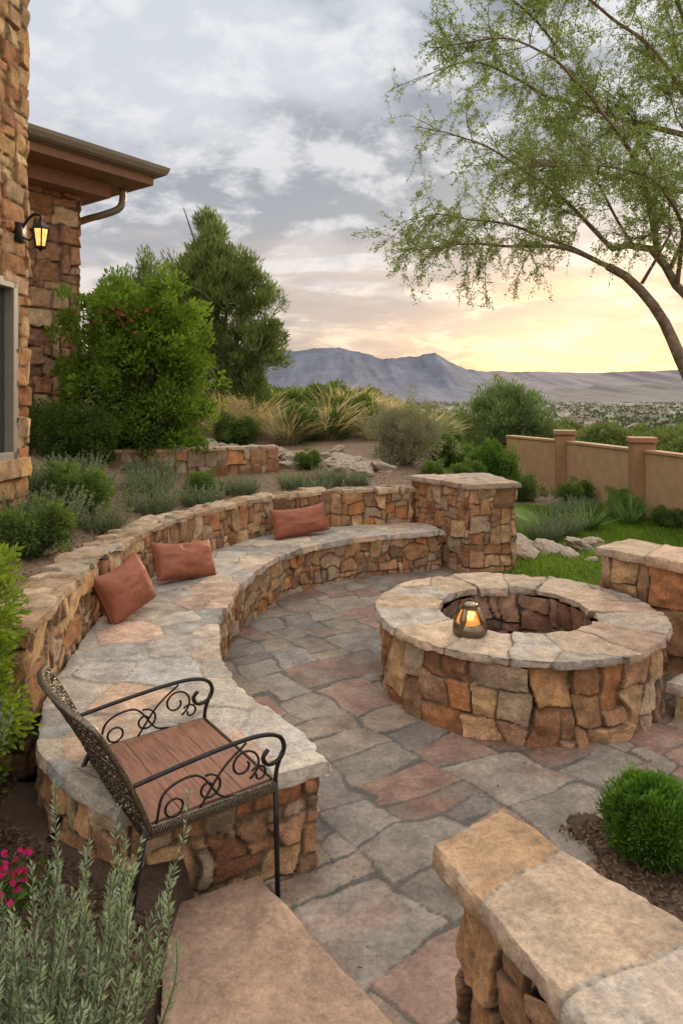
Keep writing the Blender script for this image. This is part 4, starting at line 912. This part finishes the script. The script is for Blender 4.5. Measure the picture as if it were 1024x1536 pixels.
for P_ in limbs:
    L=len(P_); nsub=int(np.linalg.norm(np.diff(P_,axis=0),axis=1).sum()*13)
    for _ in range(nsub):
        i=int(g.uniform(.12,1)**.8*(L-2)); p=P_[i]; ax=nrm(P_[i+1]-P_[i])
        d=nrm(ax*.6+g.normal(size=3)*np.array([.6,.6,.55])+[0,0,.2]); ln=g.uniform(.25,.62)
        S=[p]; q=p.copy()
        for k_ in range(6): d=nrm(d+g.normal(size=3)*.16+[0,0,-.07]); q=q+d*ln/6; S.append(q)
        S=np.array(S); tp.append(tubepart(S,np.linspace(.0055,.0016,7),4,BC))
        for _t in range(g.integers(6,11)):
            j=g.integers(0,6); dd_=nrm(S[j+1]-S[j]); p2=S[j]+(S[j+1]-S[j])*g.random(); d2=nrm(dd_*.7+g.normal(size=3)*.6); l2=g.uniform(.14,.32)
            q=p2.copy(); Q=[q]
            for k_ in range(4): d2=nrm(d2+g.normal(size=3)*.15+[0,0,-.14]); q=q+d2*l2/4; Q.append(q)
            Q=np.array(Q); tp.append(tubepart(Q[::2],np.linspace(.002,.001,3),3,(.15,.13,.07)))
            m=g.integers(24,40); t=g.uniform(.05,1,m)*4; i0=np.minimum(t.astype(int),3); f=(t-i0)[:,None]
            lp.append(Q[i0]*(1-f)+Q[i0+1]*f+g.normal(size=(m,3))*.012); ld.append((Q[i0+1]-Q[i0])/(l2/4)*.5+g.normal(size=(m,3))*.8)
lp=np.concatenate(lp);ld=np.concatenate(ld); n=len(lp); print('leaves',n)
t=g.random(n)[:,None]; V,F,C=leafq(lp,ld,g.uniform(.022,.040,n),g.uniform(.009,.014,n),g,np.array([.13,.18,.065])*(1-t)+np.array([.36,.44,.17])*t)
mk('crown',V,F,M_leaf,tree,C)
V,F,C=join(tp); mk('trunk',V,F,M_bark,tree,C)
# ================= sky
w=bpy.data.worlds.new('World'); scene.world=w; w.use_nodes=True; nt=w.node_tree; nt.nodes.clear(); L=nt.links.new
out=N(nt,'ShaderNodeOutputWorld'); bg=N(nt,'ShaderNodeBackground'); L(bg.outputs[0],out.inputs[0])
AZ=math.radians(21); EL=math.radians(7)
sky=N(nt,'ShaderNodeTexSky',sky_type='NISHITA',sun_disc=False,sun_elevation=EL,sun_rotation=AZ)
tc=N(nt,'ShaderNodeTexCoord'); sp=N(nt,'ShaderNodeSeparateXYZ'); L(tc.outputs['Generated'],sp.inputs[0])
def mth(op,a,b=None,c=None,clamp=False):
    n=N(nt,'ShaderNodeMath',operation=op,use_clamp=clamp)
    for i,v in enumerate((a,b,c)):
        if v is None: continue
        if isinstance(v,(int,float)): n.inputs[i].default_value=v
        else: L(v,n.inputs[i])
    return n.outputs[0]
def vm(op,a,b):
    n=N(nt,'ShaderNodeVectorMath',operation=op)
    for i,v in enumerate((a,b)):
        if isinstance(v,tuple): n.inputs[i].default_value=v
        else: L(v,n.inputs[i])
    return n
def mix(f,a,b):
    n=N(nt,'ShaderNodeMix',data_type='RGBA')
    for i,v in ((0,f),(6,a),(7,b)):
        if isinstance(v,(int,float)): n.inputs[i].default_value=v
        elif isinstance(v,tuple): n.inputs[i].default_value=(*v,1)
        else: L(v,n.inputs[i])
    return n.outputs[2]
def ramp(f,els):
    n=N(nt,'ShaderNodeValToRGB'); L(f,n.inputs[0]); e=n.color_ramp.elements
    while len(e)<len(els): e.new(.5)
    for k_,(p_,c_) in zip(e,els): k_.position=p_; k_.color=(*c_,1)
    return n.outputs[0]
def mrange(v,a,b,c,d):
    n=N(nt,'ShaderNodeMapRange',interpolation_type='SMOOTHSTEP',inputs={'From Min':a,'From Max':b,'To Min':c,'To Max':d}); L(v,n.inputs[0]); return n.outputs[0]
z=mth('MAXIMUM',sp.outputs[2],0.0); den=mth('ADD',z,.22)
cb=N(nt,'ShaderNodeCombineXYZ'); L(mth('DIVIDE',sp.outputs[0],den),cb.inputs[0]); L(mth('DIVIDE',sp.outputs[1],den),cb.inputs[1])
def noise(sc,det,ro,offs,dist=0,src=None,scale=(1,1,1)):
    mp=N(nt,'ShaderNodeMapping'); mp.inputs['Location'].default_value=offs; mp.inputs['Scale'].default_value=tuple(sc*s for s in scale); L(src or cb.outputs[0],mp.inputs[0])
    n=N(nt,'ShaderNodeTexNoise',inputs={'Scale':1,'Detail':det,'Roughness':ro,'Distortion':dist}); L(mp.outputs[0],n.inputs['Vector']); return n.outputs[0]
base=ramp(z,[(0,(.80,.54,.38)),(.05,(.80,.60,.47)),(.11,(.70,.60,.55)),(.18,(.64,.62,.64)),(.4,(.66,.69,.74)),(1,(.62,.68,.76))])
n1=noise(1.5,7,.56,(3.1,1.7,0),.25); n2=noise(4.2,7,.6,(7.3,2.2,0),.2)
dk=mrange(n1,.41,.57,0,1)
darkc=ramp(z,[(0,(.52,.38,.34)),(.1,(.45,.40,.41)),(.25,(.36,.38,.42)),(.45,(.27,.30,.355)),(1,(.34,.37,.42))])
c1=mix(mth('MULTIPLY',dk,.94),base,darkc)
lt=mrange(n2,.46,.62,0,1)
litc=ramp(z,[(0,(1.0,.78,.50)),(.12,(.93,.82,.73)),(.25,(.86,.85,.86)),(1,(.86,.88,.91))])
c2=mix(mth('MULTIPLY',lt,.72),c1,litc)
sd=(math.sin(math.radians(19))*.997,math.cos(math.radians(19))*.997,.075)
dt=mth('MAXIMUM',vm('DOT_PRODUCT',tc.outputs['Generated'],sd).outputs['Value'],0)
gl=mth('MULTIPLY',mth('POWER',dt,44.0),mth('SUBTRACT',1.0,mth('MULTIPLY',z,4.2),clamp=True))
n4=noise(1,5,.6,(5.3,1.2,.1),.6,tc.outputs['Generated'],(4,4,28))
glc=vm('SCALE',tuple((1.5,.62,.05)),(0,0,0)); L(mth('MULTIPLY',gl,mrange(n4,.38,.60,.3,1.05)),glc.inputs['Scale'])
c3=vm('ADD',c2,glc.outputs[0]).outputs[0]
n3=noise(1,6,.6,(1.3,4.2,2.1),.5,tc.outputs['Generated'],(4,4,26))
stk=mth('MULTIPLY',mrange(n3,.47,.58,0,.75),mrange(z,.03,.07,0,1)); stk=mth('MULTIPLY',stk,mrange(z,.13,.28,1,0))
c3=mix(stk,c3,(.56,.45,.41))
skys=vm('SCALE',sky.outputs[0],(0,0,0)); skys.inputs['Scale'].default_value=.012
c4=vm('ADD',c3,skys.outputs[0]).outputs[0]
fac=mth('MAXIMUM',mrange(sp.outputs[2],.52,.80,1.0,3.2),mrange(sp.outputs[1],.25,-.35,1.0,2.0))  # unseen sky overhead and behind the camera brightened as added fill light
warm=mix(mrange(fac,1.0,2.5,0,1),(1,1,1),(1.08,.97,.84))
c5=vm('MULTIPLY',c4,warm).outputs[0]
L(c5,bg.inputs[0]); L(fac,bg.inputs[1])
sun=bpy.data.lights.new('sun','SUN'); sun.energy=2.4; sun.angle=math.radians(8); sun.color=(1,.76,.50)
so=bpy.data.objects.new('sun',sun); COL.objects.link(so); sdv=Vector((math.sin(AZ)*math.cos(math.radians(15)),math.cos(AZ)*math.cos(math.radians(15)),math.sin(math.radians(15))))
so.rotation_euler=sdv.to_track_quat('Z','Y').to_euler()
cam=bpy.data.cameras.new('camera'); co=bpy.data.objects.new('camera',cam); COL.objects.link(co); co.location=(0,0,2); co.rotation_euler=(math.radians(90),0,0)
cam.sensor_fit='VERTICAL'; cam.sensor_height=36; cam.sensor_width=24; cam.lens=36*1050/1536; cam.shift_y=-178/1536; cam.clip_end=40000; cam.clip_start=.05
scene.camera=co
scene.view_settings.view_transform='Standard'; scene.view_settings.look='None'; scene.view_settings.exposure=0
print('done',time.time()-T0)
